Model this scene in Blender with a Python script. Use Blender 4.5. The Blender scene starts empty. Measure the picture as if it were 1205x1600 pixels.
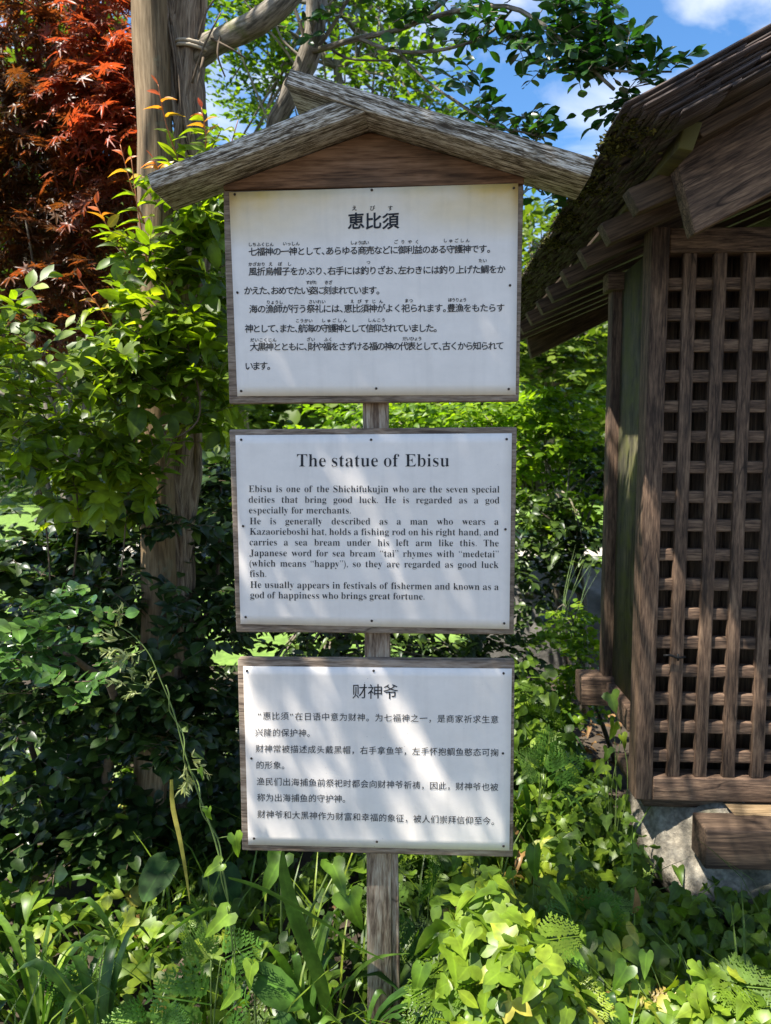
import bpy, math, random
import numpy as np
from mathutils import Vector, Euler, Matrix

R = math.radians
rng = np.random.default_rng(7)
random.seed(7)
sc = bpy.context.scene
COL = sc.collection

# ---------------------------------------------------------------- camera
F = 1156.0                                  # focal length in pixels of the 1205x1600 photograph
CAM = Vector((0, 0, 1.5))
ROT = Euler((R(90 - 4.95), 0, R(2.4)), 'XYZ')
cd = bpy.data.cameras.new('camera')
cam = bpy.data.objects.new('camera', cd)
COL.objects.link(cam)
cam.location = CAM
cam.rotation_euler = ROT
cd.sensor_fit = 'VERTICAL'
cd.sensor_height = 24
cd.lens = 24 * F / 1600
cd.clip_start = 0.05
cd.clip_end = 2000
cd.dof.use_dof = True
cd.dof.focus_distance = 1.52
cd.dof.aperture_fstop = cd.lens / 3.7
sc.camera = cam
RM = ROT.to_matrix()

# ---------------------------------------------------------------- sky, sun, exposure
SUN = Vector((-0.40, -0.25, 0.88)).normalized()      # direction towards the sun
EXPOSURE = 1.46
sc.view_settings.view_transform = 'Standard'
sc.view_settings.look = 'None'
sc.view_settings.exposure = EXPOSURE
sc.view_settings.gamma = 1
sl = bpy.data.lights.new('sun', 'SUN')
sl.energy = 5.0
sl.angle = R(0.5)
sl.color = (1.0, 0.95, 0.86)
so = bpy.data.objects.new('sun', sl)
COL.objects.link(so)
so.location = SUN * 30
so.rotation_euler = SUN.to_track_quat('Z', 'Y').to_euler()
w = bpy.data.worlds.new('World')
sc.world = w
w.use_nodes = True
nt = w.node_tree
bg = nt.nodes['Background']
bg.inputs[1].default_value = 0.10
sky = nt.nodes.new('ShaderNodeTexSky')
sky.sky_type = 'NISHITA'
sky.sun_disc = False
sky.sun_elevation = math.asin(SUN.z)
sky.sun_rotation = math.atan2(SUN.x, SUN.y)
sky.ozone_density = 3.0
sky.air_density = 1.0
sky.dust_density = 0.4
hs = nt.nodes.new('ShaderNodeHueSaturation')
hs.inputs['Saturation'].default_value = 1.22
hs.inputs['Value'].default_value = 0.92
nt.links.new(sky.outputs[0], hs.inputs['Color'])
tc = nt.nodes.new('ShaderNodeTexCoord')
mp = nt.nodes.new('ShaderNodeMapping')
mp.inputs['Scale'].default_value = (2.2, 2.4, 4.6)
mp.inputs['Rotation'].default_value = (0.0, 0.35, 0.3)
nt.links.new(tc.outputs['Generated'], mp.inputs[0])
cn = nt.nodes.new('ShaderNodeTexNoise')
cn.inputs['Scale'].default_value = 2.3
cn.inputs['Detail'].default_value = 8
cn.inputs['Roughness'].default_value = 0.55
cn.inputs['Distortion'].default_value = 0.4
nt.links.new(mp.outputs[0], cn.inputs['Vector'])
cr = nt.nodes.new('ShaderNodeValToRGB')
cr.color_ramp.elements[0].position = 0.46
cr.color_ramp.elements[0].color = (0, 0, 0, 1)
cr.color_ramp.elements[1].position = 0.74
cr.color_ramp.elements[1].color = (0.85, 0.85, 0.85, 1)
nt.links.new(cn.outputs[0], cr.inputs[0])
mx = nt.nodes.new('ShaderNodeMixRGB')
mx.inputs[2].default_value = (5.2, 5.3, 5.5, 1)
nt.links.new(cr.outputs[0], mx.inputs[0])
nt.links.new(hs.outputs[0], mx.inputs[1])
nt.links.new(mx.outputs[0], bg.inputs[0])


def ray(px, py):
    return RM @ Vector(((px - 602.5) / F, -(py - 800) / F, -1))


def at(px, py, Y):
    """world point at depth Y seen at photograph pixel (px, py)"""
    d = ray(px, py)
    return CAM + d * (Y / d.y)


def unit(a):
    return a / np.maximum(np.linalg.norm(a, axis=-1, keepdims=True), 1e-9)


# ---------------------------------------------------------------- objects
def finish(o, parent, label=None, cat=None, group=None, kind=None):
    COL.objects.link(o)
    if parent is not None:
        o.parent = parent
    tag(o, label, cat, group, kind)
    return o


def tag(o, label=None, cat=None, group=None, kind=None):
    for k, v in (('label', label), ('category', cat), ('group', group), ('kind', kind)):
        if v:
            o[k] = v


def thing(name, loc, label, cat, group=None):
    o = bpy.data.objects.new(name, None)
    o.empty_display_size = 0.05
    o.location = loc
    o['base'] = [float(v) for v in loc]
    return finish(o, None, label, cat, group)


def base_of(o):
    while o is not None and 'base' not in o.keys():
        o = o.parent
    return np.array(o['base']) if o is not None else np.zeros(3)


def make_mesh(name, V, faces, attrs, mat, smooth=False):
    """faces: list of (array of n-gons with equal size)"""
    me = bpy.data.meshes.new(name)
    V = np.asarray(V, dtype=np.float32)
    loops = np.concatenate([f.ravel() for f in faces]).astype(np.int32)
    totals = np.concatenate([np.full(len(f), f.shape[1]) for f in faces]).astype(np.int32)
    starts = np.concatenate([[0], np.cumsum(totals)[:-1]]).astype(np.int32)
    me.vertices.add(len(V))
    me.vertices.foreach_set('co', V.ravel())
    me.loops.add(len(loops))
    me.loops.foreach_set('vertex_index', loops)
    me.polygons.add(len(totals))
    me.polygons.foreach_set('loop_start', starts)
    me.polygons.foreach_set('loop_total', totals)
    if smooth:
        me.polygons.foreach_set('use_smooth', np.ones(len(totals), dtype=bool))
    for an, av in attrs.items():
        a = me.attributes.new(an, 'FLOAT_VECTOR', 'POINT')
        a.data.foreach_set('vector', np.asarray(av, dtype=np.float32).ravel())
    me.update(calc_edges=True)
    me.validate()
    me.materials.append(mat)
    return me


class MB:
    """solid pieces (boards, beams, tubes) collected into ONE mesh; attribute g = wood grain coordinates"""

    def __init__(s):
        s.V, s.Fq, s.Ft, s.G, s.n = [], [], [], [], 0

    def add(s, V, quads=(), tris=(), axes=None):
        V = np.asarray(V, dtype=float)
        if axes is None:
            axes = np.eye(3)
        off = rng.uniform(-20, 20, 3)
        s.G.append(V @ np.asarray(axes, dtype=float).T + off)
        s.V.append(V)
        if len(quads):
            s.Fq.append(np.asarray(quads) + s.n)
        if len(tris):
            s.Ft.append(np.asarray(tris) + s.n)
        s.n += len(V)

    def hexa(s, front, back, grain=None):
        """front, back: 4 corners each (BL BR TR TL)"""
        V = np.array([list(p) for p in front] + [list(p) for p in back])
        if grain is None:
            grain = V[1] - V[0]
        a = unit(np.asarray(grain, float))
        c = np.cross(a, unit(V[4] - V[0]))
        b = np.cross(c, a)
        q = [(0, 1, 2, 3), (5, 4, 7, 6), (4, 0, 3, 7), (1, 5, 6, 2), (3, 2, 6, 7), (4, 5, 1, 0)]
        s.add(V, q, axes=[a, unit(b), unit(c)])

    def box(s, lo, hi, grain=(1, 0, 0)):
        (x0, y0, z0), (x1, y1, z1) = lo, hi
        s.hexa([(x0, y0, z0), (x1, y0, z0), (x1, y0, z1), (x0, y0, z1)],
               [(x0, y1, z0), (x1, y1, z0), (x1, y1, z1), (x0, y1, z1)], grain)

    def prism(s, pts, vec, grain):
        """n-gon extruded along vec, capped with a fan (convex outlines)"""
        n = len(pts)
        A = np.array([list(p) for p in pts], float)
        B = A + np.array(vec)
        V = np.concatenate([A, B])
        q = [(i, i + n, (i + 1) % n + n, (i + 1) % n) for i in range(n)]
        t = [(0, i, i + 1) for i in range(1, n - 1)] + [(n, n + i + 1, n + i) for i in range(1, n - 1)]
        a = unit(np.asarray(grain, float))
        b = unit(np.asarray(vec, float))
        s.add(V, q, t, axes=[a, b, np.cross(a, b)])

    def tube(s, pts, rad, k=8, wob=0.0, caps=True, twist=0.0):
        P = np.array([list(p) for p in pts], float)
        n = len(P)
        rad = np.broadcast_to(np.asarray(rad, float), (n,)) if np.ndim(rad) < 1 or len(rad) == n else np.interp(np.linspace(0, 1, n), np.linspace(0, 1, len(rad)), rad)
        T = unit(np.gradient(P, axis=0))
        ref = np.array([0.31, 0.9, 0.2]) if abs(T[0] @ np.array([0.31, 0.9, 0.2])) < 0.85 else np.array([0.9, 0.1, 0.3])
        X = unit(np.cross(T, ref))
        Yv = np.cross(T, X)
        ang = np.linspace(0, 2 * np.pi, k, endpoint=False)
        lob = 1 + wob * rng.uniform(-1, 1, (n, k)) + wob * 1.3 * rng.uniform(-1, 1, (1, k))
        tw = (np.linspace(0, twist, n))[:, None]
        c, si = np.cos(ang[None] + tw), np.sin(ang[None] + tw)
        V = P[:, None] + (rad[:, None] * lob)[..., None] * (c[..., None] * X[:, None] + si[..., None] * Yv[:, None])
        L = np.concatenate([[0], np.cumsum(np.linalg.norm(np.diff(P, axis=0), axis=1))])
        G = np.stack([np.repeat(L[:, None], k, 1), rad[:, None] * c, rad[:, None] * si], -1) + rng.uniform(-20, 20, 3)
        V, G = V.reshape(-1, 3), G.reshape(-1, 3)
        q = [(i * k + j, i * k + (j + 1) % k, (i + 1) * k + (j + 1) % k, (i + 1) * k + j) for i in range(n - 1) for j in range(k)]
        t = []
        if caps:
            V = np.concatenate([V, P[:1], P[-1:]])
            G = np.concatenate([G, G[:1], G[-1:]])
            m = n * k
            t = [(m, (j + 1) % k, j) for j in range(k)] + [(m + 1, (n - 1) * k + j, (n - 1) * k + (j + 1) % k) for j in range(k)]
        s.V.append(V)
        s.G.append(G)
        s.Fq.append(np.array(q) + s.n)
        if t:
            s.Ft.append(np.array(t) + s.n)
        s.n += len(V)

    def build(s, name, mat, parent=None, origin=None, bevel=0.0, smooth=False, **kw):
        o0 = base_of(parent) if parent is not None else np.array(origin if origin is not None else (0, 0, 0), float)
        V = np.concatenate(s.V) - o0
        faces = []
        if s.Fq:
            faces.append(np.concatenate(s.Fq))
        if s.Ft:
            faces.append(np.concatenate(s.Ft))
        me = make_mesh(name, V, faces, {'g': np.concatenate(s.G)}, mat, smooth)
        o = bpy.data.objects.new(name, me)
        if parent is None:
            o.location = o0
            o['base'] = [float(v) for v in o0]
        if bevel:
            m = o.modifiers.new('bevel', 'BEVEL')
            m.width = bevel
            m.segments = 2
            m.limit_method = 'ANGLE'
        return finish(o, parent, **kw)


# ---------------------------------------------------------------- materials
def new_mat(name):
    m = bpy.data.materials.new(name)
    m.use_nodes = True
    t = m.node_tree
    return m, t, t.nodes['Principled BSDF'], t.nodes['Material Output']


def N(t, kind, **kw):
    n = t.nodes.new(kind)
    for k, v in kw.items():
        if k.startswith('i_'):
            n.inputs[k[2:].replace('_', ' ')].default_value = v
        else:
            setattr(n, k, v)
    return n


def ramp(t, stops, src=None):
    n = t.nodes.new('ShaderNodeValToRGB')
    el = n.color_ramp.elements
    while len(el) < len(stops):
        el.new(0.5)
    for e, (p, c) in zip(el, stops):
        e.position = p
        e.color = (c, c, c, 1) if np.isscalar(c) else (*c, 1)
    if src is not None:
        t.links.new(src, n.inputs[0])
    return n


def mixc(t, fac, a, b, mode='MIX'):
    n = t.nodes.new('ShaderNodeMixRGB')
    n.blend_type = mode
    for i, v in ((0, fac), (1, a), (2, b)):
        if hasattr(v, 'is_output') or isinstance(v, bpy.types.NodeSocket):
            t.links.new(v, n.inputs[i])
        else:
            n.inputs[i].default_value = v if i == 0 else (*v, 1)
    return n.outputs[0]


def wood(name, dark, mid, light, sx=1.5, sc_=90, contrast=(0.41, 0.525, 0.66), bump=0.35, rough=0.8, moss=0.0, mosscol=(0.10, 0.11, 0.03), stain=(0.03, 0.022, 0.015), stain_amt=0.5, spec=0.3):
    m, t, p, out = new_mat(name)
    a = N(t, 'ShaderNodeAttribute', attribute_name='g')
    mp = N(t, 'ShaderNodeMapping')
    mp.inputs['Scale'].default_value = (sx, sc_, sc_)
    t.links.new(a.outputs['Vector'], mp.inputs[0])
    n1 = N(t, 'ShaderNodeTexNoise', i_Scale=1.0, i_Detail=6.0, i_Roughness=0.65, i_Distortion=0.2)
    t.links.new(mp.outputs[0], n1.inputs['Vector'])
    mp2 = N(t, 'ShaderNodeMapping')
    mp2.inputs['Scale'].default_value = (sx * 5, sc_ * 4.2, sc_ * 4.2)
    t.links.new(a.outputs['Vector'], mp2.inputs[0])
    n2 = N(t, 'ShaderNodeTexNoise', i_Scale=1.0, i_Detail=3.0, i_Roughness=0.6)
    t.links.new(mp2.outputs[0], n2.inputs['Vector'])
    mm = N(t, 'ShaderNodeMath', operation='MULTIPLY_ADD')
    t.links.new(n2.outputs[0], mm.inputs[0])
    mm.inputs[1].default_value = 0.5
    ad = N(t, 'ShaderNodeMath', operation='MULTIPLY')
    t.links.new(n1.outputs[0], ad.inputs[0])
    ad.inputs[1].default_value = 0.55
    t.links.new(ad.outputs[0], mm.inputs[2])
    r = ramp(t, [(contrast[0], dark), (contrast[1], mid), (contrast[2], light)], mm.outputs[0])
    col = r.outputs[0]
    n3 = N(t, 'ShaderNodeTexNoise', i_Scale=7.0, i_Detail=4.0, i_Roughness=0.6)
    mp3 = N(t, 'ShaderNodeMapping')
    mp3.inputs['Scale'].default_value = (0.6, 1.6, 1.6)
    t.links.new(a.outputs['Vector'], mp3.inputs[0])
    t.links.new(mp3.outputs[0], n3.inputs['Vector'])
    rs = ramp(t, [(0.50, 0.0), (0.72, stain_amt)], n3.outputs[0])
    col = mixc(t, rs.outputs[0], col, stain)
    mp5 = N(t, 'ShaderNodeMapping')
    mp5.inputs['Scale'].default_value = (sx * 0.5, sc_ * 0.45, sc_ * 0.45)
    t.links.new(a.outputs['Vector'], mp5.inputs[0])
    n5 = N(t, 'ShaderNodeTexNoise', i_Scale=1.0, i_Detail=1.0, i_Distortion=0.3)
    t.links.new(mp5.outputs[0], n5.inputs['Vector'])
    rc = ramp(t, [(0.484, 0.0), (0.5, 0.8), (0.516, 0.0)], n5.outputs[0])
    n6 = N(t, 'ShaderNodeTexNoise', i_Scale=3.0, i_Detail=2.0)
    t.links.new(a.outputs['Vector'], n6.inputs['Vector'])
    rc2 = ramp(t, [(0.47, 0.0), (0.55, 1.0)], n6.outputs[0])
    crack = mixc(t, 1.0, rc.outputs[0], rc2.outputs[0], 'MULTIPLY')
    col = mixc(t, crack, col, tuple(c * 0.35 for c in dark))
    mp7 = N(t, 'ShaderNodeMapping')
    mp7.inputs['Scale'].default_value = (3.5, 13, 13)
    t.links.new(a.outputs['Vector'], mp7.inputs[0])
    vk = N(t, 'ShaderNodeTexVoronoi', i_Scale=1.0)
    t.links.new(mp7.outputs[0], vk.inputs['Vector'])
    rk = ramp(t, [(0.04, 0.75), (0.15, 0.0)], vk.outputs['Distance'])
    col = mixc(t, rk.outputs[0], col, dark)
    if moss:
        n4 = N(t, 'ShaderNodeTexNoise', i_Scale=13.0, i_Detail=6.0, i_Roughness=0.7)
        t.links.new(a.outputs['Vector'], n4.inputs['Vector'])
        rm = ramp(t, [(0.62 - moss * 0.35, 0.0), (0.75 - moss * 0.25, 0.9)], n4.outputs[0])
        col = mixc(t, rm.outputs[0], col, mosscol)
    t.links.new(col, p.inputs['Base Color'])
    p.inputs['Roughness'].default_value = rough
    p.inputs['Specular IOR Level'].default_value = spec
    b = N(t, 'ShaderNodeBump')
    b.inputs['Strength'].default_value = bump
    b.inputs['Distance'].default_value = 0.004
    t.links.new(mm.outputs[0], b.inputs['Height'])
    t.links.new(b.outputs[0], p.inputs['Normal'])
    return m


def leafmat(name, stops, trans, tamt=0.4, rough=0.4, vein=0.25, spec=0.4, blotch=0.15):
    """colour runs along a ramp by each leaf's own number; attribute lf = (across, along, number)"""
    m, t, p, out = new_mat(name)
    a = N(t, 'ShaderNodeAttribute', attribute_name='lf')
    s = N(t, 'ShaderNodeSeparateXYZ')
    t.links.new(a.outputs['Vector'], s.inputs[0])
    r = ramp(t, stops, s.outputs[2])
    col = r.outputs[0]
    ab = N(t, 'ShaderNodeMath', operation='ABSOLUTE')
    t.links.new(s.outputs[0], ab.inputs[0])
    vr = ramp(t, [(0.0, vein), (0.045, 0.0)], ab.outputs[0])
    lightc = mixc(t, 1.0, col, (2.0, 2.0, 1.6), 'MULTIPLY')
    col = mixc(t, vr.outputs[0], col, lightc)
    if blotch:
        tcn = N(t, 'ShaderNodeTexCoord')
        nz = N(t, 'ShaderNodeTexNoise', i_Scale=38.0, i_Detail=3.0)
        t.links.new(tcn.outputs['Object'], nz.inputs['Vector'])
        br = ramp(t, [(0.35, 1 - blotch * 2), (0.65, 1 + blotch * 1.6)], nz.outputs[0])
        col = mixc(t, 1.0, col, br.outputs[0], 'MULTIPLY')
    t.links.new(col, p.inputs['Base Color'])
    p.inputs['Roughness'].default_value = rough
    p.inputs['Specular IOR Level'].default_value = spec
    tr = N(t, 'ShaderNodeBsdfTranslucent')
    tcl = mixc(t, 1.0, col, trans, 'MULTIPLY')
    t.links.new(tcl, tr.inputs['Color'])
    ms = N(t, 'ShaderNodeMixShader')
    ms.inputs[0].default_value = tamt
    t.links.new(p.outputs[0], ms.inputs[1])
    t.links.new(tr.outputs[0], ms.inputs[2])
    t.links.new(ms.outputs[0], out.inputs['Surface'])
    return m


def plain(name, col, rough=0.7, noise=0.0, nscale=20, spec=0.3, bump=0.0, metal=0.0):
    m, t, p, out = new_mat(name)
    p.inputs['Base Color'].default_value = (*col, 1)
    p.inputs['Roughness'].default_value = rough
    p.inputs['Specular IOR Level'].default_value = spec
    p.inputs['Metallic'].default_value = metal
    if noise:
        tcn = N(t, 'ShaderNodeTexCoord')
        nz = N(t, 'ShaderNodeTexNoise', i_Scale=float(nscale), i_Detail=6.0, i_Roughness=0.65)
        t.links.new(tcn.outputs['Object'], nz.inputs['Vector'])
        r = ramp(t, [(0.3, tuple(c * (1 - noise) for c in col)), (0.7, tuple(min(1, c * (1 + noise)) for c in col))], nz.outputs[0])
        t.links.new(r.outputs[0], p.inputs['Base Color'])
        if bump:
            b = N(t, 'ShaderNodeBump')
            b.inputs['Strength'].default_value = bump
            b.inputs['Distance'].default_value = 0.02
            t.links.new(nz.outputs[0], b.inputs['Height'])
            t.links.new(b.outputs[0], p.inputs['Normal'])
    return m


def platemat(name, seed, yellow, specks):
    """white enamel sheet with weather stains: yellowed top corners, rust tint at the nails, dirt specks. attribute g = (u, v, 0) on the plate"""
    m, t, p, out = new_mat(name)
    a = N(t, 'ShaderNodeAttribute', attribute_name='g')
    s = N(t, 'ShaderNodeSeparateXYZ')
    t.links.new(a.outputs['Vector'], s.inputs[0])
    col = None
    base = (0.84, 0.765, 0.69)
    # yellowing near the top edge, strongest towards both corners
    n1 = N(t, 'ShaderNodeTexNoise', i_Scale=5.0, i_Detail=4.0)
    mpn = N(t, 'ShaderNodeMapping')
    mpn.inputs['Location'].default_value = (seed, seed * 2, 0)
    t.links.new(a.outputs['Vector'], mpn.inputs[0])
    t.links.new(mpn.outputs[0], n1.inputs['Vector'])
    top = ramp(t, [(0.72, 0.0), (0.97, 1.0)], s.outputs[1])
    cx = N(t, 'ShaderNodeMath', operation='SUBTRACT')
    t.links.new(s.outputs[0], cx.inputs[0])
    cx.inputs[1].default_value = 0.5
    cab = N(t, 'ShaderNodeMath', operation='ABSOLUTE')
    t.links.new(cx.outputs[0], cab.inputs[0])
    cor = ramp(t, [(0.08, 0.40), (0.40, 1.0)], cab.outputs[0])
    f1 = mixc(t, 1.0, top.outputs[0], cor.outputs[0], 'MULTIPLY')
    nr = ramp(t, [(0.3, 0.5), (0.7, 1.0)], n1.outputs[0])
    f2 = mixc(t, 1.0, f1, nr.outputs[0], 'MULTIPLY')
    f3 = mixc(t, 1.0, f2, (yellow,) * 3, 'MULTIPLY')
    col = mixc(t, f3, base, (0.74, 0.47, 0.02))
    if yellow > 0.3:                       # the yellowed band along the lower edge
        bot = ramp(t, [(0.0, 0.35), (0.07, 0.0)], s.outputs[1])
        col = mixc(t, bot.outputs[0], col, (0.74, 0.62, 0.40))
    # dirt specks
    vo = N(t, 'ShaderNodeTexVoronoi', i_Scale=38.0)
    t.links.new(mpn.outputs[0], vo.inputs['Vector'])
    vr = ramp(t, [(0.045, 1.0), (0.075, 0.0)], vo.outputs['Distance'])
    n2 = N(t, 'ShaderNodeTexNoise', i_Scale=4.0, i_Detail=2.0)
    t.links.new(mpn.outputs[0], n2.inputs['Vector'])
    nr2 = ramp(t, [(0.52, 0.0), (0.62, specks)], n2.outputs[0])
    f4 = mixc(t, 1.0, vr.outputs[0], nr2.outputs[0], 'MULTIPLY')
    col = mixc(t, f4, col, (0.22, 0.21, 0.20))
    n3 = N(t, 'ShaderNodeTexNoise', i_Scale=9.0, i_Detail=5.0, i_Roughness=0.7)
    t.links.new(mpn.outputs[0], n3.inputs['Vector'])
    r3 = ramp(t, [(0.3, 0.93), (0.7, 1.03)], n3.outputs[0])
    col = mixc(t, 1.0, col, r3.outputs[0], 'MULTIPLY')
    mps = N(t, 'ShaderNodeMapping')
    mps.inputs['Scale'].default_value = (26, 1.6, 1)
    mps.inputs['Location'].default_value = (seed, 0, 0)
    t.links.new(a.outputs['Vector'], mps.inputs[0])
    n5 = N(t, 'ShaderNodeTexNoise', i_Scale=1.0, i_Detail=4.0)
    t.links.new(mps.outputs[0], n5.inputs['Vector'])
    r5 = ramp(t, [(0.50, 1.0), (0.75, 0.93)], n5.outputs[0])
    col = mixc(t, 1.0, col, r5.outputs[0], 'MULTIPLY')
    t.links.new(col, p.inputs['Base Color'])
    p.inputs['Roughness'].default_value = 0.42
    p.inputs['Specular IOR Level'].default_value = 0.35
    return m


M = {}
M['grey_wood'] = wood('weathered_grey_wood', (0.05, 0.036, 0.022), (0.30, 0.25, 0.18), (0.72, 0.68, 0.60), sx=11.0, sc_=150, bump=0.9, stain=(0.07, 0.05, 0.02), stain_amt=0.4, contrast=(0.46, 0.53, 0.605))
M['board_wood'] = wood('sign_board_wood', (0.10, 0.07, 0.05), (0.235, 0.175, 0.125), (0.37, 0.295, 0.225), sx=6, sc_=60, bump=0.5, stain_amt=0.35)
M['gable_wood'] = wood('red_brown_gable_wood', (0.085, 0.04, 0.02), (0.22, 0.115, 0.06), (0.34, 0.19, 0.11), sx=3.5, sc_=55, bump=0.4, stain_amt=0.7)
M['post_wood'] = wood('flaking_post_wood', (0.14, 0.09, 0.06), (0.33, 0.24, 0.165), (0.52, 0.43, 0.33), sx=6, sc_=60, bump=0.7, stain_amt=0.5)
M['shrine_wood'] = wood('shrine_wood', (0.038, 0.023, 0.015), (0.12, 0.074, 0.048), (0.25, 0.16, 0.10), sx=4.5, sc_=55, bump=0.5, stain=(0.025, 0.018, 0.014), stain_amt=0.65)
M['rafter_wood'] = wood('rafter_wood', (0.03, 0.018, 0.012), (0.078, 0.05, 0.032), (0.16, 0.105, 0.066), sx=2.2, sc_=50, bump=0.4, stain_amt=0.6)  # wood darkened to paint in the shade under the roof
M['eave_wood'] = wood('mossy_eave_wood', (0.025, 0.02, 0.012), (0.075, 0.062, 0.03), (0.14, 0.115, 0.055), sx=2.2, sc_=45, bump=0.5, stain_amt=0.8, moss=0.45, mosscol=(0.10, 0.09, 0.02))
M['shingle'] = wood('dark_shingle_wood', (0.022, 0.016, 0.014), (0.07, 0.05, 0.042), (0.19, 0.14, 0.12), sx=2.5, sc_=70, bump=1.0, stain_amt=0.6)
M['roof_shade_wood'] = wood('shade_toned_roof_wood', (0.015, 0.010, 0.007), (0.035, 0.024, 0.016), (0.07, 0.05, 0.034), sx=2, sc_=40)  # near-black tone puts the under-roof shade into the sheathing colour
M['wall_wood'] = wood('mossy_wall_wood', (0.04, 0.035, 0.02), (0.09, 0.08, 0.045), (0.15, 0.13, 0.07), sx=3.5, sc_=22, bump=0.6, stain_amt=0.6, moss=0.5, mosscol=(0.10, 0.10, 0.025))
M['timber'] = wood('peeled_timber', (0.085, 0.055, 0.027), (0.20, 0.135, 0.07), (0.33, 0.24, 0.14), sx=3.0, sc_=40, contrast=(0.38, 0.52, 0.70), bump=0.6, moss=0.12, mosscol=(0.16, 0.16, 0.10), stain=(0.08, 0.06, 0.03), stain_amt=0.5)
M['bark'] = wood('vine_bark', (0.06, 0.042, 0.028), (0.23, 0.165, 0.11), (0.40, 0.315, 0.22), sx=4, sc_=70, bump=1.0, stain_amt=0.4)
M['bark_grey'] = wood('grey_bark', (0.06, 0.05, 0.035), (0.19, 0.16, 0.12), (0.33, 0.29, 0.23), sx=6, sc_=40, bump=0.7, stain_amt=0.4, moss=0.25)
M['twig'] = plain('twig_bark', (0.12, 0.085, 0.055), 0.8, 0.4, 60)
M['stem_green'] = plain('green_stem', (0.14, 0.20, 0.05), 0.55, 0.3, 40)
M['stem_red'] = plain('orange_stem', (0.35, 0.12, 0.04), 0.5)
M['ink'] = plain('black_ink', (0.012, 0.012, 0.016), 0.5)
M['nail'] = plain('rusty_nail', (0.06, 0.045, 0.035), 0.6, 0.5, 400, metal=0.3)
M['rope'] = plain('rope_fibre', (0.42, 0.35, 0.26), 0.9, 0.3, 200)
M['stone'] = plain('pale_stone', (0.29, 0.25, 0.19), 0.9, 0.7, 15, bump=1.0)
def stonemat(name):
    m, t, p, out = new_mat(name)
    tcn = N(t, 'ShaderNodeTexCoord')
    n1 = N(t, 'ShaderNodeTexNoise', i_Scale=9.0, i_Detail=8.0, i_Roughness=0.7)
    n2 = N(t, 'ShaderNodeTexNoise', i_Scale=3.5, i_Detail=5.0, i_Roughness=0.6)
    n3 = N(t, 'ShaderNodeTexNoise', i_Scale=70.0, i_Detail=4.0)
    for n in (n1, n2, n3):
        t.links.new(tcn.outputs['Object'], n.inputs['Vector'])
    r1 = ramp(t, [(0.32, (0.07, 0.06, 0.045)), (0.52, (0.28, 0.245, 0.185)), (0.70, (0.46, 0.41, 0.32))], n1.outputs[0])
    r2 = ramp(t, [(0.54, 0.0), (0.68, 0.8)], n2.outputs[0])
    col = mixc(t, r2.outputs[0], r1.outputs[0], (0.065, 0.068, 0.03))
    r3 = ramp(t, [(0.35, 0.7), (0.65, 1.25)], n3.outputs[0])
    col = mixc(t, 1.0, col, r3.outputs[0], 'MULTIPLY')
    t.links.new(col, p.inputs['Base Color'])
    p.inputs['Roughness'].default_value = 0.9
    b = N(t, 'ShaderNodeBump')
    b.inputs['Strength'].default_value = 1.0
    b.inputs['Distance'].default_value = 0.03
    t.links.new(n1.outputs[0], b.inputs['Height'])
    t.links.new(b.outputs[0], p.inputs['Normal'])
    return m


M['stone'] = stonemat('stained_stone')
M['rock'] = plain('grey_rock', (0.15, 0.14, 0.125), 0.85, 0.5, 6, bump=0.7)
M['soil'] = plain('dark_soil', (0.05, 0.038, 0.026), 0.95, 0.6, 9, bump=0.5)
M['lawn'] = plain('lawn_turf', (0.12, 0.20, 0.035), 0.9, 0.45, 14, bump=0.4)
M['gravel'] = plain('path_gravel', (0.42, 0.38, 0.32), 0.9, 0.25, 30, bump=0.3)
M['metal_black'] = plain('black_iron', (0.02, 0.02, 0.02), 0.5, metal=0.6)
M['moss'] = leafmat('moss_tufts', [(0, (0.03, 0.03, 0.010)), (0.6, (0.08, 0.08, 0.02)), (1, (0.20, 0.19, 0.06))], (1, 1, 0.6), 0.2, 0.9, 0, 0.1)

G = leafmat
M['vine'] = G('vine_leaf', [(0, (0.06, 0.10, 0.010)), (0.45, (0.11, 0.18, 0.012)), (0.8, (0.18, 0.26, 0.018)), (1, (0.28, 0.34, 0.03))], (1.75, 1.75, 0.35), 0.52, 0.42, 0.35)
M['young'] = G('young_leaf', [(0, (0.55, 0.09, 0.03)), (0.35, (0.55, 0.22, 0.03)), (0.65, (0.42, 0.32, 0.03)), (1, (0.22, 0.32, 0.03))], (1.3, 1.3, 0.6), 0.45, 0.35, 0.3)
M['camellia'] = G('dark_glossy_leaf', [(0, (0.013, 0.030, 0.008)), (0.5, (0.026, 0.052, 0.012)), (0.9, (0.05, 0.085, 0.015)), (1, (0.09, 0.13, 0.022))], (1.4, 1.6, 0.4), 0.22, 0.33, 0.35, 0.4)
M['sprig'] = G('sunlit_glossy_leaf', [(0, (0.04, 0.09, 0.02)), (0.6, (0.07, 0.15, 0.03)), (1, (0.14, 0.22, 0.06))], (1.3, 1.6, 0.5), 0.2, 0.22, 0.5, 0.6)  # lighter copy of the glossy bush leaf, sunlight put into the colour
M['maple'] = G('red_maple_leaf', [(0, (0.060, 0.036, 0.010)), (0.35, (0.115, 0.05, 0.014)), (0.7, (0.18, 0.055, 0.02)), (1, (0.33, 0.07, 0.03))], (1.7, 1.15, 0.6), 0.5, 0.4, 0.2)  # ramp paints shade as brown and backlit glow as red
M['canopy'] = G('overhead_leaf', [(0, (0.018, 0.055, 0.012)), (0.6, (0.03, 0.085, 0.016)), (1, (0.06, 0.13, 0.02))], (1.3, 1.8, 0.4), 0.3, 0.3, 0.3, 0.5)
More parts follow.
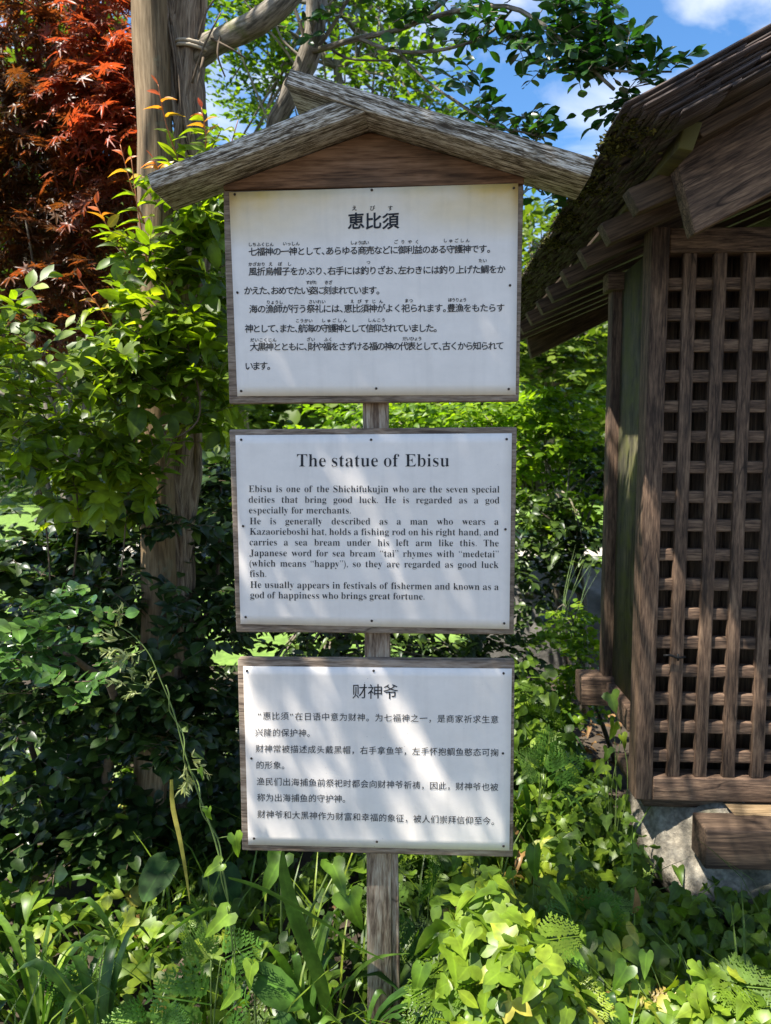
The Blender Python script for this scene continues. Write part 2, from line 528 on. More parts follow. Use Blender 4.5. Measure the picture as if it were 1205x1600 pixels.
M['fine'] = G('fine_tree_leaf', [(0, (0.035, 0.075, 0.010)), (0.5, (0.075, 0.14, 0.014)), (1, (0.17, 0.25, 0.025))], (1.6, 1.7, 0.4), 0.5, 0.5, 0, 0.3, 0)
M['far'] = G('far_tree_leaf', [(0, (0.045, 0.08, 0.012)), (0.5, (0.085, 0.135, 0.016)), (1, (0.17, 0.225, 0.03))], (1.5, 1.6, 0.5), 0.45, 0.5, 0, 0.3, 0)
M['shade_bush'] = G('evergreen_shade_leaf', [(0, (0.014, 0.030, 0.007)), (0.6, (0.032, 0.060, 0.010)), (1, (0.075, 0.12, 0.016))], (1.2, 1.5, 0.5), 0.2, 0.4, 0.2, 0.4)  # shaded counterpart of the sunlit bush leaf, shade put into the green
M['lit_bush'] = G('sunlit_bush_leaf', [(0, (0.06, 0.12, 0.01)), (0.5, (0.13, 0.235, 0.012)), (1, (0.24, 0.34, 0.025))], (1.6, 1.7, 0.4), 0.5, 0.4, 0.25)  # bush green brightened to paint in the sun's glow
M['cover'] = G('ground_leaf', [(0, (0.05, 0.095, 0.012)), (0.4, (0.105, 0.18, 0.016)), (0.8, (0.185, 0.265, 0.02)), (0.96, (0.31, 0.36, 0.035)), (0.985, (0.40, 0.34, 0.06)), (1, (0.30, 0.17, 0.06))], (1.4, 1.6, 0.45), 0.4, 0.4, 0.3)
M['yam'] = G('heart_leaf', [(0, (0.09, 0.18, 0.018)), (0.6, (0.15, 0.265, 0.025)), (1, (0.23, 0.34, 0.04))], (1.4, 1.5, 0.45), 0.42, 0.36, 0.45)
M['blade'] = G('grass_blade', [(0, (0.03, 0.075, 0.014)), (0.5, (0.06, 0.13, 0.02)), (1, (0.12, 0.21, 0.03))], (1.4, 1.6, 0.5), 0.4, 0.38, 0.15)
M['straw'] = G('yellowing_blade', [(0, (0.30, 0.30, 0.04)), (1, (0.48, 0.40, 0.09))], (1.2, 1.2, 0.6), 0.4, 0.5, 0.1)
M['fern'] = G('ferny_leaf', [(0, (0.05, 0.13, 0.02)), (0.6, (0.10, 0.21, 0.03)), (1, (0.17, 0.28, 0.05))], (1.4, 1.5, 0.5), 0.4, 0.45, 0.1)
M['seed'] = G('seed_head', [(0, (0.20, 0.26, 0.08)), (1, (0.42, 0.44, 0.2))], (1.2, 1.2, 0.7), 0.4, 0.6, 0)
M['pale'] = G('pale_striped_leaf', [(0, (0.15, 0.26, 0.12)), (1, (0.42, 0.50, 0.30))], (1.1, 1.2, 0.8), 0.35, 0.5, 0.6)
M['dock'] = G('dock_leaf', [(0, (0.05, 0.12, 0.016)), (1, (0.09, 0.19, 0.022))], (1.4, 1.6, 0.5), 0.35, 0.5, 0.6, 0.25, 0.12)
M['shade_leaf'] = G('broad_shaded_leaf', [(0, (0.02, 0.055, 0.012)), (1, (0.035, 0.08, 0.016))], (1.2, 1.5, 0.5), 0.25, 0.6, 0.5, 0.2, 0.2)  # green darkened to stand in for deep shade on the leaves
M['dry'] = G('dry_leaf', [(0, (0.16, 0.09, 0.04)), (1, (0.3, 0.17, 0.06))], (1, 0.9, 0.6), 0.3, 0.7, 0.2)

# ---------------------------------------------------------------- leaf shapes: base at 0, tip at +y, face up +z


def halfleaf(pts, fold=0.25, curl=0.2, wave=0.0):
    """pts: outline of one half from base to tip, (x, y)"""
    n = len(pts)
    V, Q, T = [], [], []
    for i, (x, y) in enumerate(pts):
        ym = min(max(y, 0), 1)
        z = -curl * ym * ym
        wz = wave * (1 if i % 2 else -1) * x
        V += [(-x, y, z + fold * x + wz), (0, ym, z), (x, y, z + fold * x + wz)]
    for i in range(n - 1):
        a, b = 3 * i, 3 * i + 3
        Q += [(a, a + 1, b + 1, b), (a + 1, a + 2, b + 2, b + 1)]
    V = np.array(V, float)
    return V, np.array(Q), np.zeros((0, 3), int)


def profile(w, power=0.9, peak=0.45, n=6):
    out = []
    for t in np.linspace(0, 1, n):
        u = 0.5 * t / peak if t < peak else 0.5 + 0.5 * (t - peak) / (1 - peak)
        out.append((max(w * math.sin(math.pi * u) ** power, 0.004), t))
    return out


def join(parts):
    V, Q, T, n = [], [], [], 0
    for v, q, t in parts:
        V.append(v)
        Q.append(q + n)
        T.append(t + n)
        n += len(v)
    return np.concatenate(V), np.concatenate(Q), np.concatenate(T)


def turned(tpl, ang, s=1.0, at_=(0, 0, 0), tilt=0.0):
    v, q, t = tpl
    c, si = math.cos(ang), math.sin(ang)
    ct, st = math.cos(tilt), math.sin(tilt)
    v = v * s
    v = np.stack([v[:, 0], v[:, 1] * ct - v[:, 2] * st, v[:, 1] * st + v[:, 2] * ct], 1)
    v = np.stack([v[:, 0] * c + v[:, 1] * si, -v[:, 0] * si + v[:, 1] * c, v[:, 2]], 1)
    return v + np.array(at_), q, t


OV = halfleaf(profile(0.26), 0.3, 0.25)
OV2 = halfleaf(profile(0.22, 0.8, 0.4), 0.45, 0.45)
OBOV = halfleaf(profile(0.27, 0.8, 0.62), 0.25, 0.2)
ROUND = halfleaf(profile(0.40, 0.7, 0.45), 0.2, 0.15)
LANCE = halfleaf(profile(0.13, 0.8, 0.4), 0.4, 0.3)
TINY = halfleaf(profile(0.24, 0.8, 0.5, 4), 0.3, 0.1)
HEART = halfleaf([(0.02, 0), (0.16, -0.17), (0.31, -0.15), (0.40, 0.0), (0.38, 0.2), (0.27, 0.42), (0.21, 0.6), (0.12, 0.8), (0.004, 1)], 0.22, 0.3)
HEART2 = halfleaf([(0.02, 0), (0.14, -0.2), (0.34, -0.2), (0.46, -0.02), (0.38, 0.16), (0.24, 0.32), (0.22, 0.55), (0.12, 0.8), (0.004, 1)], 0.35, 0.5)
IVY = halfleaf([(0.02, 0), (0.20, -0.12), (0.42, -0.02), (0.50, 0.16), (0.27, 0.3), (0.30, 0.5), (0.16, 0.72), (0.004, 1)], 0.15, 0.2)
AKEBIA = join([turned(OBOV, a, s, (0, 0.28, 0), -0.25) for a, s in ((0, 0.8), (1.15, 0.75), (-1.15, 0.75), (2.3, 0.6), (-2.3, 0.6))] + [(np.array([(-0.008, 0, 0), (0.008, 0, 0), (0.008, 0.3, 0), (-0.008, 0.3, 0)], float), np.array([(0, 1, 2, 3)]), np.zeros((0, 3), int))])
TRIF = join([turned(ROUND, a, 0.6, (0, 0.35, 0), -0.15) for a in (0, 1.6, -1.6)])


def maple_leaf():
    V, T = [(0, 0.12, 0.0)], []
    tips = [(-2.35, 0.42), (-1.55, 0.72), (-0.75, 0.92), (0, 1.0), (0.75, 0.92), (1.55, 0.72), (2.35, 0.42)]
    ring = []
    for i, (a, r) in enumerate(tips):
        if i:
            am = 0.5 * (a + tips[i - 1][0])
            ring.append((math.sin(am) * 0.26, 0.12 + math.cos(am) * 0.26, 0.03))
        for da, rr in ((-0.16, 0.55), (0, 1), (0.16, 0.55)):
            ring.append((math.sin(a + da) * r * rr, 0.12 + math.cos(a + da) * r * rr, -0.22 * r * r * rr * rr + 0.03))
    V += ring
    for i in range(1, len(ring)):
        T.append((0, i + 1, i))
    return np.array(V, float), np.zeros((0, 4), int), np.array(T)


MAPLE = maple_leaf()


def pinnate(n=7, order=2):
    """one ferny frond, built of toothed leaflets"""
    def small(s):
        pts = [(0.02, 0.0), (0.20, 0.12), (0.12, 0.3), (0.22, 0.42), (0.10, 0.6), (0.14, 0.72), (0.03, 0.9), (0.004, 1.0)]
        return halfleaf(pts, 0.2, 0.2)
    leaf = small(1)
    out = []
    for i in range(n):
        t = 0.12 + 0.8 * i / (n - 1)
        L = 0.5 * (1 - t) ** 0.8 + 0.07
        for sd in (-1, 1):
            if order > 1 and L > 0.2:
                k = 5 if L > 0.3 else 4
                for j in range(k):
                    u = (j + 1) / (k + 0.3)
                    px_, py_ = sd * L * u * math.sin(1.0), t + L * u * math.cos(1.0)
                    l2 = L * 0.42 * (1.15 - u) + 0.03
                    for s2 in (-1, 1):
                        out.append(turned(leaf, sd * 1.0 + s2 * 0.85, l2, (px_, py_, -0.15 * py_ ** 2)))
                out.append(turned(leaf, sd * 1.0, L * 0.3, (sd * L * 0.85 * math.sin(1.0), t + L * 0.85 * math.cos(1.0), -0.15 * t * t)))
            else:
                out.append(turned(leaf, sd * 0.9, L, (0, t, -0.15 * t * t)))
    out.append(turned(leaf, 0, 0.16, (0, 0.92, -0.14)))
    st = []
    for i in range(6):
        y0, y1 = i / 6, (i + 1) / 6
        st.append((np.array([(-0.008, y0, -0.15 * y0 * y0), (0.008, y0, -0.15 * y0 * y0), (0.008, y1, -0.15 * y1 * y1), (-0.008, y1, -0.15 * y1 * y1)], float), np.array([(0, 1, 2, 3)]), np.zeros((0, 3), int)))
    return join(out + st)


FROND = pinnate()


class Fol:
    """leaves collected into ONE mesh"""

    def __init__(s):
        s.V, s.Q, s.T, s.A, s.n = [], [], [], [], 0

    def add(s, tpl, P, D, U, S, rnd=None, flat=0.0):
        V, Q, T = tpl
        P, D, U = (np.atleast_2d(np.asarray(a, float)) for a in (P, D, U))
        m, k = len(P), len(V)
        if m == 0:
            return
        D = unit(np.broadcast_to(D, (m, 3)))
        U = np.broadcast_to(U, (m, 3))
        X = unit(np.cross(D, U))
        Z = np.cross(X, D)
        S = np.broadcast_to(np.asarray(S, float), (m,))
        jx, jz = rng.uniform(0.75, 1.15, (m, 1, 1)), rng.uniform(0.1, 2.0, (m, 1, 1))
        tw = rng.normal(0, 0.10, (m, 1, 1))
        W = P[:, None] + S[:, None, None] * (V[None, :, :1] * jx * X[:, None] + (V[None, :, 1:2] + V[None, :, :1] * tw) * D[:, None] + (V[None, :, 2:] * jz + tw * V[None, :, :1] * V[None, :, 1:2] * 4) * Z[:, None])
        rnd = rng.random(m) if rnd is None else np.broadcast_to(rnd, (m,))
        A = np.stack([np.broadcast_to(V[None, :, 0], (m, k)), np.broadcast_to(V[None, :, 1], (m, k)), np.broadcast_to(rnd[:, None], (m, k))], -1)
        off = s.n + np.arange(m)[:, None, None] * k
        s.V.append(W.reshape(-1, 3))
        s.A.append(A.reshape(-1, 3))
        if len(Q):
            s.Q.append((Q[None] + off).reshape(-1, 4))
        if len(T):
            s.T.append((T[None] + off).reshape(-1, 3))
        s.n += m * k

    def strip(s, pts, wid, side, rnd, fold=0.15):
        """a long blade along a polyline"""
        P = np.array([list(p) for p in pts], float)
        n = len(P)
        T = unit(np.gradient(P, axis=0))
        side = unit(np.cross(T, np.cross(np.broadcast_to(np.asarray(side, float), P.shape), T)))
        nor = np.cross(side, T)
        wid = np.interp(np.linspace(0, 1, n), np.linspace(0, 1, len(wid)), wid)[:, None]
        V = np.stack([P - side * wid + nor * wid * fold, P, P + side * wid + nor * wid * fold], 1).reshape(-1, 3)
        t = np.linspace(0, 1, n)
        A = np.stack([np.tile([-0.2, 0, 0.2], n), np.repeat(t, 3), np.full(3 * n, rnd)], -1)
        q = []
        for i in range(n - 1):
            a, b = 3 * i, 3 * i + 3
            q += [(a, a + 1, b + 1, b), (a + 1, a + 2, b + 2, b + 1)]
        s.V.append(V)
        s.A.append(A)
        s.Q.append(np.array(q) + s.n)
        s.n += 3 * n

    def build(s, name, mat, parent=None, origin=None, **kw):
        o0 = base_of(parent) if parent is not None else np.array(origin if origin is not None else (0, 0, 0), float)
        faces = []
        if s.Q:
            faces.append(np.concatenate(s.Q))
        if s.T:
            faces.append(np.concatenate(s.T))
        me = make_mesh(name, np.concatenate(s.V) - o0, faces, {'lf': np.concatenate(s.A)}, mat, True)
        o = bpy.data.objects.new(name, me)
        if parent is None:
            o.location = o0
            o['base'] = [float(v) for v in o0]
        return finish(o, parent, **kw)


def rdir(n, zlo=-0.3, zhi=0.8):
    a = rng.uniform(0, 2 * np.pi, n)
    z = rng.uniform(zlo, zhi, n)
    h = np.sqrt(np.maximum(1 - z * z, 0.05))
    return np.stack([np.cos(a) * h, np.sin(a) * h, z], 1)


def blob(px, py, Y, rx, ry, rd, n, shell=0.35):
    """n random points in an ellipsoid given in photograph pixels (rd: depth radius in metres), denser towards its shell"""
    c = np.array(at(px, py, Y))
    k = Y / F
    d = unit(rng.normal(size=(n, 3)))
    r = (shell + (1 - shell) * rng.random(n)) ** 0.6 if shell > 0 else rng.random(n) ** (1 / 3)
    return c + d * r[:, None] * np.array([rx * k, rd, ry * k])


def sprigs(fol, tpl, B, D, L, n, s, ang=0.9, up=(0, -0.35, 1.0), jit=0.5, rnd=None, stem=None, sr=0.0012, grow=0.25):
    """twigs starting at B along D, each bearing n leaves on alternating sides"""
    m = len(B)
    D = unit(D)
    L = np.broadcast_to(L, (m,))
    up = np.array(up, float)
    side = unit(np.cross(D, up + rng.normal(size=(m, 3)) * 0.3))
    nor = np.cross(side, D)
    droop = -0.25 * rng.random(m)
    for i in range(n):
        t = (i + 0.5 + 0.3 * rng.uniform(-1, 1, m)) / n
        if i == n - 1:
            t = np.full(m, 1.0)
        P = B + D * (L * t)[:, None] + np.array([0, 0, 1.0]) * (droop * L * t * t)[:, None]
        sg = 1 if i % 2 else -1
        a = ang * (0 if i == n - 1 else 1) + rng.normal(size=m) * 0.15
        dl = D * np.cos(a)[:, None] + side * (sg * np.sin(a))[:, None] + rng.normal(size=(m, 3)) * 0.22 * jit
        U = nor * np.sign((nor @ up))[:, None] + up * 0.6 + rng.normal(size=(m, 3)) * jit
        sz = s * (1 - grow * np.abs(2 * t - 1)) * rng.uniform(0.7, 1.2, m)
        r_ = None if rnd is None else np.clip(rnd + rng.normal(size=m) * 0.15, 0, 1)
        fol.add(tpl, P, dl, U, sz, r_)
    if stem is not None:
        for j in range(m):
            e = [B[j] + D[j] * L[j] * t + np.array([0, 0, 1.0]) * droop[j] * L[j] * t * t for t in (0, 0.5, 1)]
            stem.tube(e, [sr * 1.4, sr * 0.6], 4, caps=False)


# ================================================================ SETTING
def gz(x, y):
    """ground height"""
    return 0.05 + 0.10 * np.clip((y - 1.2) / 2, 0, 1) * np.clip((x + 2) / 3, 0, 1)


def sheet(name, x0, x1, y0, y1, dz, mat, nx=40, ny=40, kind='structure', grade=1.0):
    xs = np.linspace(x0, x1, nx)
    ys = y0 + (y1 - y0) * np.linspace(0, 1, ny) ** grade
    X, Y = np.meshgrid(xs, ys)
    Z = gz(X, Y) + dz
    V = np.stack([X, Y, Z], -1).reshape(-1, 3)
    q = [(j * nx + i, j * nx + i + 1, (j + 1) * nx + i + 1, (j + 1) * nx + i) for j in range(ny - 1) for i in range(nx - 1)]
    me = make_mesh(name, V, [np.array(q)], {}, mat, True)
    return finish(bpy.data.objects.new(name, me), None, kind=kind)


sheet('ground', -300, 300, -40, 600, 0.0, M['soil'], 121, 121, grade=2.0)
sheet('lawn', -60, 60, 4.6, 70, 0.03, M['lawn'], 60, 60)
sheet('path', -40, 40, 9.0, 11.0, 0.045, M['gravel'], 60, 8)

# ================================================================ THE SIGN
TH = R(0.8)
SU = Vector((math.cos(TH), -math.sin(TH), 0))          # along the boards
SN = Vector((-math.sin(TH), -math.cos(TH), 0))         # out of the boards, towards the reader
S0 = Vector((0, 1.5, 0))


def sp(px, py, off=0.0):
    """point of the sign's face plane (moved off metres towards the reader) seen at pixel px, py"""
    d = ray(px, py)
    o = S0 + SN * off
    return CAM + d * ((o - CAM).dot(SN) / d.dot(SN))


def sloc(p):
    q = p - S0
    return q.dot(SU), q.dot(SN), q.z


sign = thing('signboard', (S0.x, S0.y + 0.05, 0.1), 'grey wooden signpost with a small gabled roof and three white lettered plates', 'signboard')


def slab(quad, thick, off=0.0):
    """hexahedron: front quad given in pixels (BL BR TR TL), thickness backwards"""
    f = [sp(x, y, off) for x, y in quad]
    return f, [p - SN * thick for p in f]


def board_mesh(name, quad, thick, mat, off=0.0, bevel=0.002):
    mb = MB()
    f, b = slab(quad, thick, off)
    mb.hexa(f, b)
    return mb.build(name, mat, sign, bevel=bevel)


# posts behind the boards
mb = MB()
mb.hexa(*slab([(575, 1640), (613, 1640), (604, 300), (564, 300)], 0.042, -0.026), grain=(0, 0, 1))
mb.build('post', M['post_wood'], sign, bevel=0.002)
mb = MB()
mb.hexa(*slab([(614.5, 1640), (626, 1640), (621, 1300), (610, 1300)], 0.03, -0.034), grain=(0, 0, 1))
mb.build('stake', M['post_wood'], sign, bevel=0.0015)

# boards, plates, lettering
boards = [
    dict(fr=[(358, 631), (811, 627), (818.5, 289), (348.5, 298)], pl=[(371, 619), (806, 617), (810, 286.5), (358, 300.5)],
         nails=[(367, 304), (581, 297), (803, 294), (371, 457), (797, 446), (588, 607), (795, 608), (377, 611)], warp=0.001, y=0.95, sp=0.25, nm='plate_white_yellowed'),
    dict(fr=[(369, 988), (803, 992), (808, 667), (358, 671)], pl=[(376, 975), (796, 983), (800, 677), (368, 680)],
         nails=[(377, 687), (580, 687), (792, 686), (380, 822), (790, 827), (384, 964), (581, 970), (788, 974)], warp=0.004, y=0.0, sp=0.35, nm='plate_white'),
    dict(fr=[(378, 1329), (802, 1340), (804.5, 1033), (371, 1030)], pl=[(388, 1320), (796, 1329), (800, 1045), (380, 1041)],
         nails=[(386, 1048), (584, 1048), (787, 1052), (393, 1185), (786, 1177), (397, 1310), (589, 1315), (787, 1322)], warp=0.004, y=0.04, sp=0.8, nm='plate_white_speckled'),
]


def warp(b, px, py):
    (x0, y1), (x1, _), _, (_, y0) = b['pl']
    u, v = (px - x0) / (x1 - x0), (py - y0) / (y1 - y0)
    u, v = min(max(u, 0), 1), min(max(v, 0), 1)
    bump = math.sin(math.pi * u) ** 2 * math.sin(2 * math.pi * v) ** 2 + 0.6 * math.sin(2 * math.pi * u) ** 2 * math.sin(math.pi * v)
    return 0.0022 + b['warp'] * 0.6 * bump


# --- glyphs: Blender's own built-in text face, turned into flat ink on the plate
_tc = bpy.data.curves.new('ink', 'FONT')
_to = bpy.data.objects.new('ink', _tc)
COL.objects.link(_to)
_cache = {}


def fatten(V, Fc, off):
    """moves the outline of a glyph outwards (off > 0) or inwards"""
    seen = {}
    for f in Fc:
        for a, b in zip(f, f[1:] + f[:1]):
            seen[(a, b)] = seen.get((a, b), 0) + 1
    nor = np.zeros_like(V)
    for (a, b) in seen:
        if (b, a) in seen:
            continue
        e = V[b] - V[a]
        n = np.array([e[1], -e[0]]) / max(np.linalg.norm(e), 1e-9)
        for i in (a, b):
            nor[i] += n
    l = np.linalg.norm(nor, axis=1, keepdims=True)
    k = np.where(l > 1e-6, np.minimum(2 / np.maximum(l, 0.7), 1.5) / np.maximum(l, 1e-6), 0)
    d = nor * k * off
    if off < 0:
        d[:, 1] *= 0.25          # thin the stems, keep the hairlines
    return V + d


def glyph(body, off):
    k = (body, off)
    if k not in _cache:
        _tc.body = body
        _tc.resolution_u = 3
        dg = bpy.context.evaluated_depsgraph_get()
        dg.update()
        me = bpy.data.meshes.new_from_object(_to.evaluated_get(dg))
        V = np.array([v.co[:2] for v in me.vertices]) if len(me.vertices) else np.zeros((0, 2))
        Fc = [tuple(p.vertices) for p in me.polygons]
        bpy.data.meshes.remove(me)
        if off and len(V):
            V = fatten(V, Fc, off)
        _cache[k] = (V, Fc)
    return _cache[k]


def serif(s):
    r = ''
    for c in s:
        if 'A' <= c <= 'Z':
            r += chr(0x1D400 + ord(c) - 65)
        elif 'a' <= c <= 'z':
            r += chr(0x1D41A + ord(c) - 97)
        else:
            r += c
    return r


class Ink:
    def __init__(s, b):
        s.b, s.V, s.F, s.n = b, [], [], 0

    def put(s, gl, x, y, sx, sy, slope=0.0, rise=0.0):
        """glyph with its own origin at pixel (x, y), sx / sy pixels per em; slope tilts the line, rise slants the strokes upwards"""
        V, Fc = gl
        for vx, vy in V:
            px = x + sx * vx
            py = y - sy * (vy + rise * (vx - 0.5)) + slope * (px - x)
            s.V.append(tuple(sp(px, py, warp(s.b, px, py) + 0.0009)))
        s.F += [tuple(i + s.n for i in f) for f in Fc]
        s.n += len(V)

    def cjk(s, text, x0, x1, yc0, yc1, size, off=0.0, rise=0.0, half='、。', hw=0.62, sx=1.0):
        adv = [hw if c in half else 1.0 for c in text]
        tot = sum(adv)
        step = (x1 - x0) / tot
        x = x0
        for c, a in zip(text, adv):
            yc = yc0 + (yc1 - yc0) * ((x - x0) / max(x1 - x0, 1))
            w_ = step * a
            g = glyph(c, off)
            if len(g[0]):
                cx = 0.5 if a == 1.0 else 0.25
                s.put(g, x + w_ / 2 - cx * size * sx, yc + 0.38 * size, size * sx, size, 0, rise)
            x += w_

    def words(s, text, x0, x1, y0, y1, em, sx, off, natural=None):
        ws = text.split(' ')
        gl = [glyph(serif(w_), off) for w_ in ws]
        wd = [(g[0][:, 0].max() - g[0][:, 0].min()) * em * sx for g in gl]
        gap = natural if natural is not None else (x1 - x0 - sum(wd)) / max(len(ws) - 1, 1)
        x = x0
        for g, w_ in zip(gl, wd):
            y = y0 + (y1 - y0) * (x - x0) / 400
            s.put(g, x - g[0][:, 0].min() * em * sx, y, em * sx, em, (y1 - y0) / 400)
            x += w_ + gap

    def build(s, parent, name='lettering'):
        if not s.V:
            return
        me = bpy.data.meshes.new(name)
        o0 = base_of(parent)
        me.from_pydata([tuple(np.array(v) - o0) for v in s.V], [], s.F)
        me.materials.append(M['ink'])
        return finish(bpy.data.objects.new(name, me), parent)


def jp(b):
    k = Ink(b)
    c = lambda x: 340 + x / 2.459
    r = lambda y: 270 + y / 2.459
    k.cjk('恵比須', 543, 624, 345, 345, 27.0, 0.02, 0.07)
    for ch, x in (('え', 554), ('び', 582), ('す', 610)):
        k.cjk(ch, x - 4, x + 4, 325, 324.5, 8.6, 0.012, 0.05)
    yield k, 'heading_lettering'
    k = Ink(b)
    L = [('七福神の一神として、あらゆる商売などに御利益のある守護神です。', 120, 1052, 303, 291),
         ('風折烏帽子をかぶり、右手には釣りざお、左わきには釣り上げた鯛をか', 120, 1106, 379, 370),
         ('かえた、おめでたい姿に刻まれています。', 103, 626, 452, 451),
         ('海の漁師が行う祭礼には、恵比須神がよく祀られます。豊漁をもたらす', 122, 1103, 523, 518),
         ('神として、また、航海の守護神として信仰されていました。', 107, 846, 598, 596),
         ('大黒神とともに、財や福をさずける福の神の代表として、古くから知られて', 126, 1100, 668, 664),
         ('います。', 107, 206, 742, 741)]
    for t, x0, x1, a, z in L:
        k.cjk(t, c(x0), c(x1), r(a), r(z), 13.9, 0.012, 0.06, hw=0.55)
    Fu = [('しちふくじん', 117, 216, 275), ('いっしん', 250, 316, 272), ('しょうばい', 510, 582, 268), ('ごりやく', 672, 780, 265), ('しゅごしん', 864, 972, 260),
          ('かざおり', 118, 184, 351), ('え', 196, 212, 350), ('ぼ', 232, 248, 350), ('し', 268, 284, 350), ('つ', 572, 588, 344), ('たい', 1002, 1036, 337),
          ('すがた', 340, 382, 421), ('きざ', 411, 441, 421), ('りょうし', 187, 252, 497), ('さいれい', 349, 416, 495),
          ('えびすじん', 504, 642, 494), ('まつ', 718, 752, 491), ('ほうりょう', 886, 957, 488),
          ('こうかい', 299, 366, 568), ('しゅごしん', 397, 500, 567), ('しんこう', 576, 646, 566),
          ('だいこくじん', 125, 227, 642), ('ざい', 341, 376, 640), ('ふく', 409, 442, 640), ('だいひょう', 711, 785, 637)]
    for t, x0, x1, y in Fu:
        k.cjk(t, c(x0), c(x1), r(y), r(y), 6.6, 0.02, 0.05)
    yield k, 'lettering'


def en(b):
    k = Ink(b)
    c = lambda x: 340 + x / 2.459
    r = lambda y: 650 + y / 2.459
    cap = 0.684
    k.words('The statue of Ebisu', c(305), c(890), r(194), r(194), 48 / 2.459 / cap, 1.0, -0.016)
    yield k, 'heading_lettering'
    k = Ink(b)
    em = 25.5 / 2.459 / cap
    ws = [glyph(serif(w_), -0.016) for w_ in 'especially for merchants.'.split()]
    sx = (391 / 2.459 - 2 * 5.4) / sum((g[0][:, 0].max() - g[0][:, 0].min()) * em for g in ws)
    L = [('Ebisu is one of the Shichifukujin who are the seven special', 120, 1083, 292, 294),
         ('deities that bring good luck. He is regarded as a god', 120, 1083, 333, 336),
         ('especially for merchants.', 121, 512, 374, 376),
         ('He is generally described as a man who wears a', 124, 1080, 416, 418),
         ('Kazaorieboshi hat, holds a fishing rod on his right hand, and', 124, 1080, 456, 459),
         ('carries a sea bream under his left arm like this. The', 123, 1080, 497, 501),
         ('Japanese word for sea bream “tai” rhymes with “medetai”', 123, 1080, 538, 543),
         ('(which means “happy”), so they are regarded as good luck', 123, 1080, 578, 584),
         ('fish.', 124, 188, 618, 618),
         ('He usually appears in festivals of fishermen and known as a', 126, 1080, 660, 669),
         ('god of happiness who brings great fortune.', 126, 795, 700, 708)]
    for t, x0, x1, a, z in L:
        k.words(t, c(x0), c(x1), r(a), r(z), em, sx, -0.016)
    yield k, 'lettering'


def cn_(b):
    k = Ink(b)
    c = lambda x: 340 + x / 2.459
    r = lambda y: 1000 + y / 2.459
    k.cjk('财神爷', c(517), c(695), r(197), r(199), 24.6, 0.0, 0.03)
    yield k, 'heading_lettering'
    k = Ink(b)
    L = [('“惠比须”在日语中意为财神。为七福神之一，是商家祈求生意', 152, 1082, 291, 306, '“”'),
         ('兴隆的保护神。', 143, 376, 355, 358, ''),
         ('财神常被描述成头戴黑帽，右手拿鱼竿，左手怀抱鲷鱼憨态可掬', 145, 1081, 417, 433, ''),
         ('的形象。', 147, 278, 480, 482, ''),
         ('渔民们出海捕鱼前祭祀时都会向财神爷祈祷，因此，财神爷也被', 149, 1080, 543, 566, ''),
         ('称为出海捕鱼的守护神。', 151, 512, 605, 611, ''),
         ('财神爷和大黑神作为财富和幸福的象征，被人们崇拜信仰至今。', 152, 1084, 669, 697, '')]
    for t, x0, x1, a, z, hf in L:
        k.cjk(t, c(x0), c(x1), r(a), r(z), 13.3, 0.0, 0.05, half=hf, hw=0.6)
    yield k, 'lettering'


for i, (b, txt) in enumerate(zip(boards, (jp, en, cn_))):
    bo = board_mesh('sign_board', b['fr'], 0.026, M['board_wood'], 0.0, 0.003)
    # enamel plate, slightly buckled
    nx, ny = 28, 20
    (bl, br, tr, tl) = [np.array(p, float) for p in b['pl']]
    V, A = [], []
    for j in range(ny + 1):
        for i2 in range(nx + 1):
            u, v = i2 / nx, j / ny
            p = (bl * (1 - u) + br * u) * (1 - v) + (tl * (1 - u) + tr * u) * v
            V.append(tuple(sp(p[0], p[1], warp(b, p[0], p[1]))))
            A.append((u, v, 0))
    q = [(j * (nx + 1) + i2, j * (nx + 1) + i2 + 1, (j + 1) * (nx + 1) + i2 + 1, (j + 1) * (nx + 1) + i2) for j in range(ny) for i2 in range(nx)]
    pm = platemat(b['nm'], 3.1 * i + 0.7, b['y'], b['sp'])
    me = make_mesh('sign_plate', np.array(V) - base_of(sign), [np.array(q)], {'g': A}, pm, True)
    po = finish(bpy.data.objects.new('sign_plate', me), bo)
    so_ = po.modifiers.new('thickness', 'SOLIDIFY')
    so_.thickness = 0.0012
    so_.offset = -1
    for ink, nm in txt(b):
        ink.build(bo, nm)
    nmesh = None
    for (x, y) in b['nails']:
        mb = MB()
        p = sp(x, y, warp(b, x, y))
        mb.tube([p - SN * 0.001, p + SN * 0.0012, p + SN * 0.0018], [0.0026, 0.0026, 0.001], 8)
        mb.build('nail', M['nail'], bo)
bpy.data.objects.remove(_to)

# little roof: two thick weathered boards crossing at the ridge
def roof_piece(pts, depth, off):
    mb = MB()
    P = [sp(x, y, off) for x, y in pts]
    g = P[1] - P[0]
    n = len(P)
    mb.prism(P, -SN * depth, g)
    return mb


mb = roof_piece([(237, 297), (572, 173.5), (519, 157.5), (229, 271.5)], 0.125, 0.085)
mb.build('roof_board', M['grey_wood'], sign, bevel=0.003)
mb = roof_piece([(447, 131), (571, 172.5), (922, 277), (932, 247), (453, 106.5)], 0.130, 0.088)
mb.build('roof_board', M['grey_wood'], sign, bevel=0.003)


def under(u, off=-0.0):
    a, m, c = (sloc(sp(x, y, 0.085)) for x, y in ((237, 297), (572, 173.5), (922, 277)))
    if u < m[0]:
        return a[2] + (m[2] - a[2]) * (u - a[0]) / (m[0] - a[0])
    return m[2] + (c[2] - m[2]) * (u - m[0]) / (c[0] - m[0])


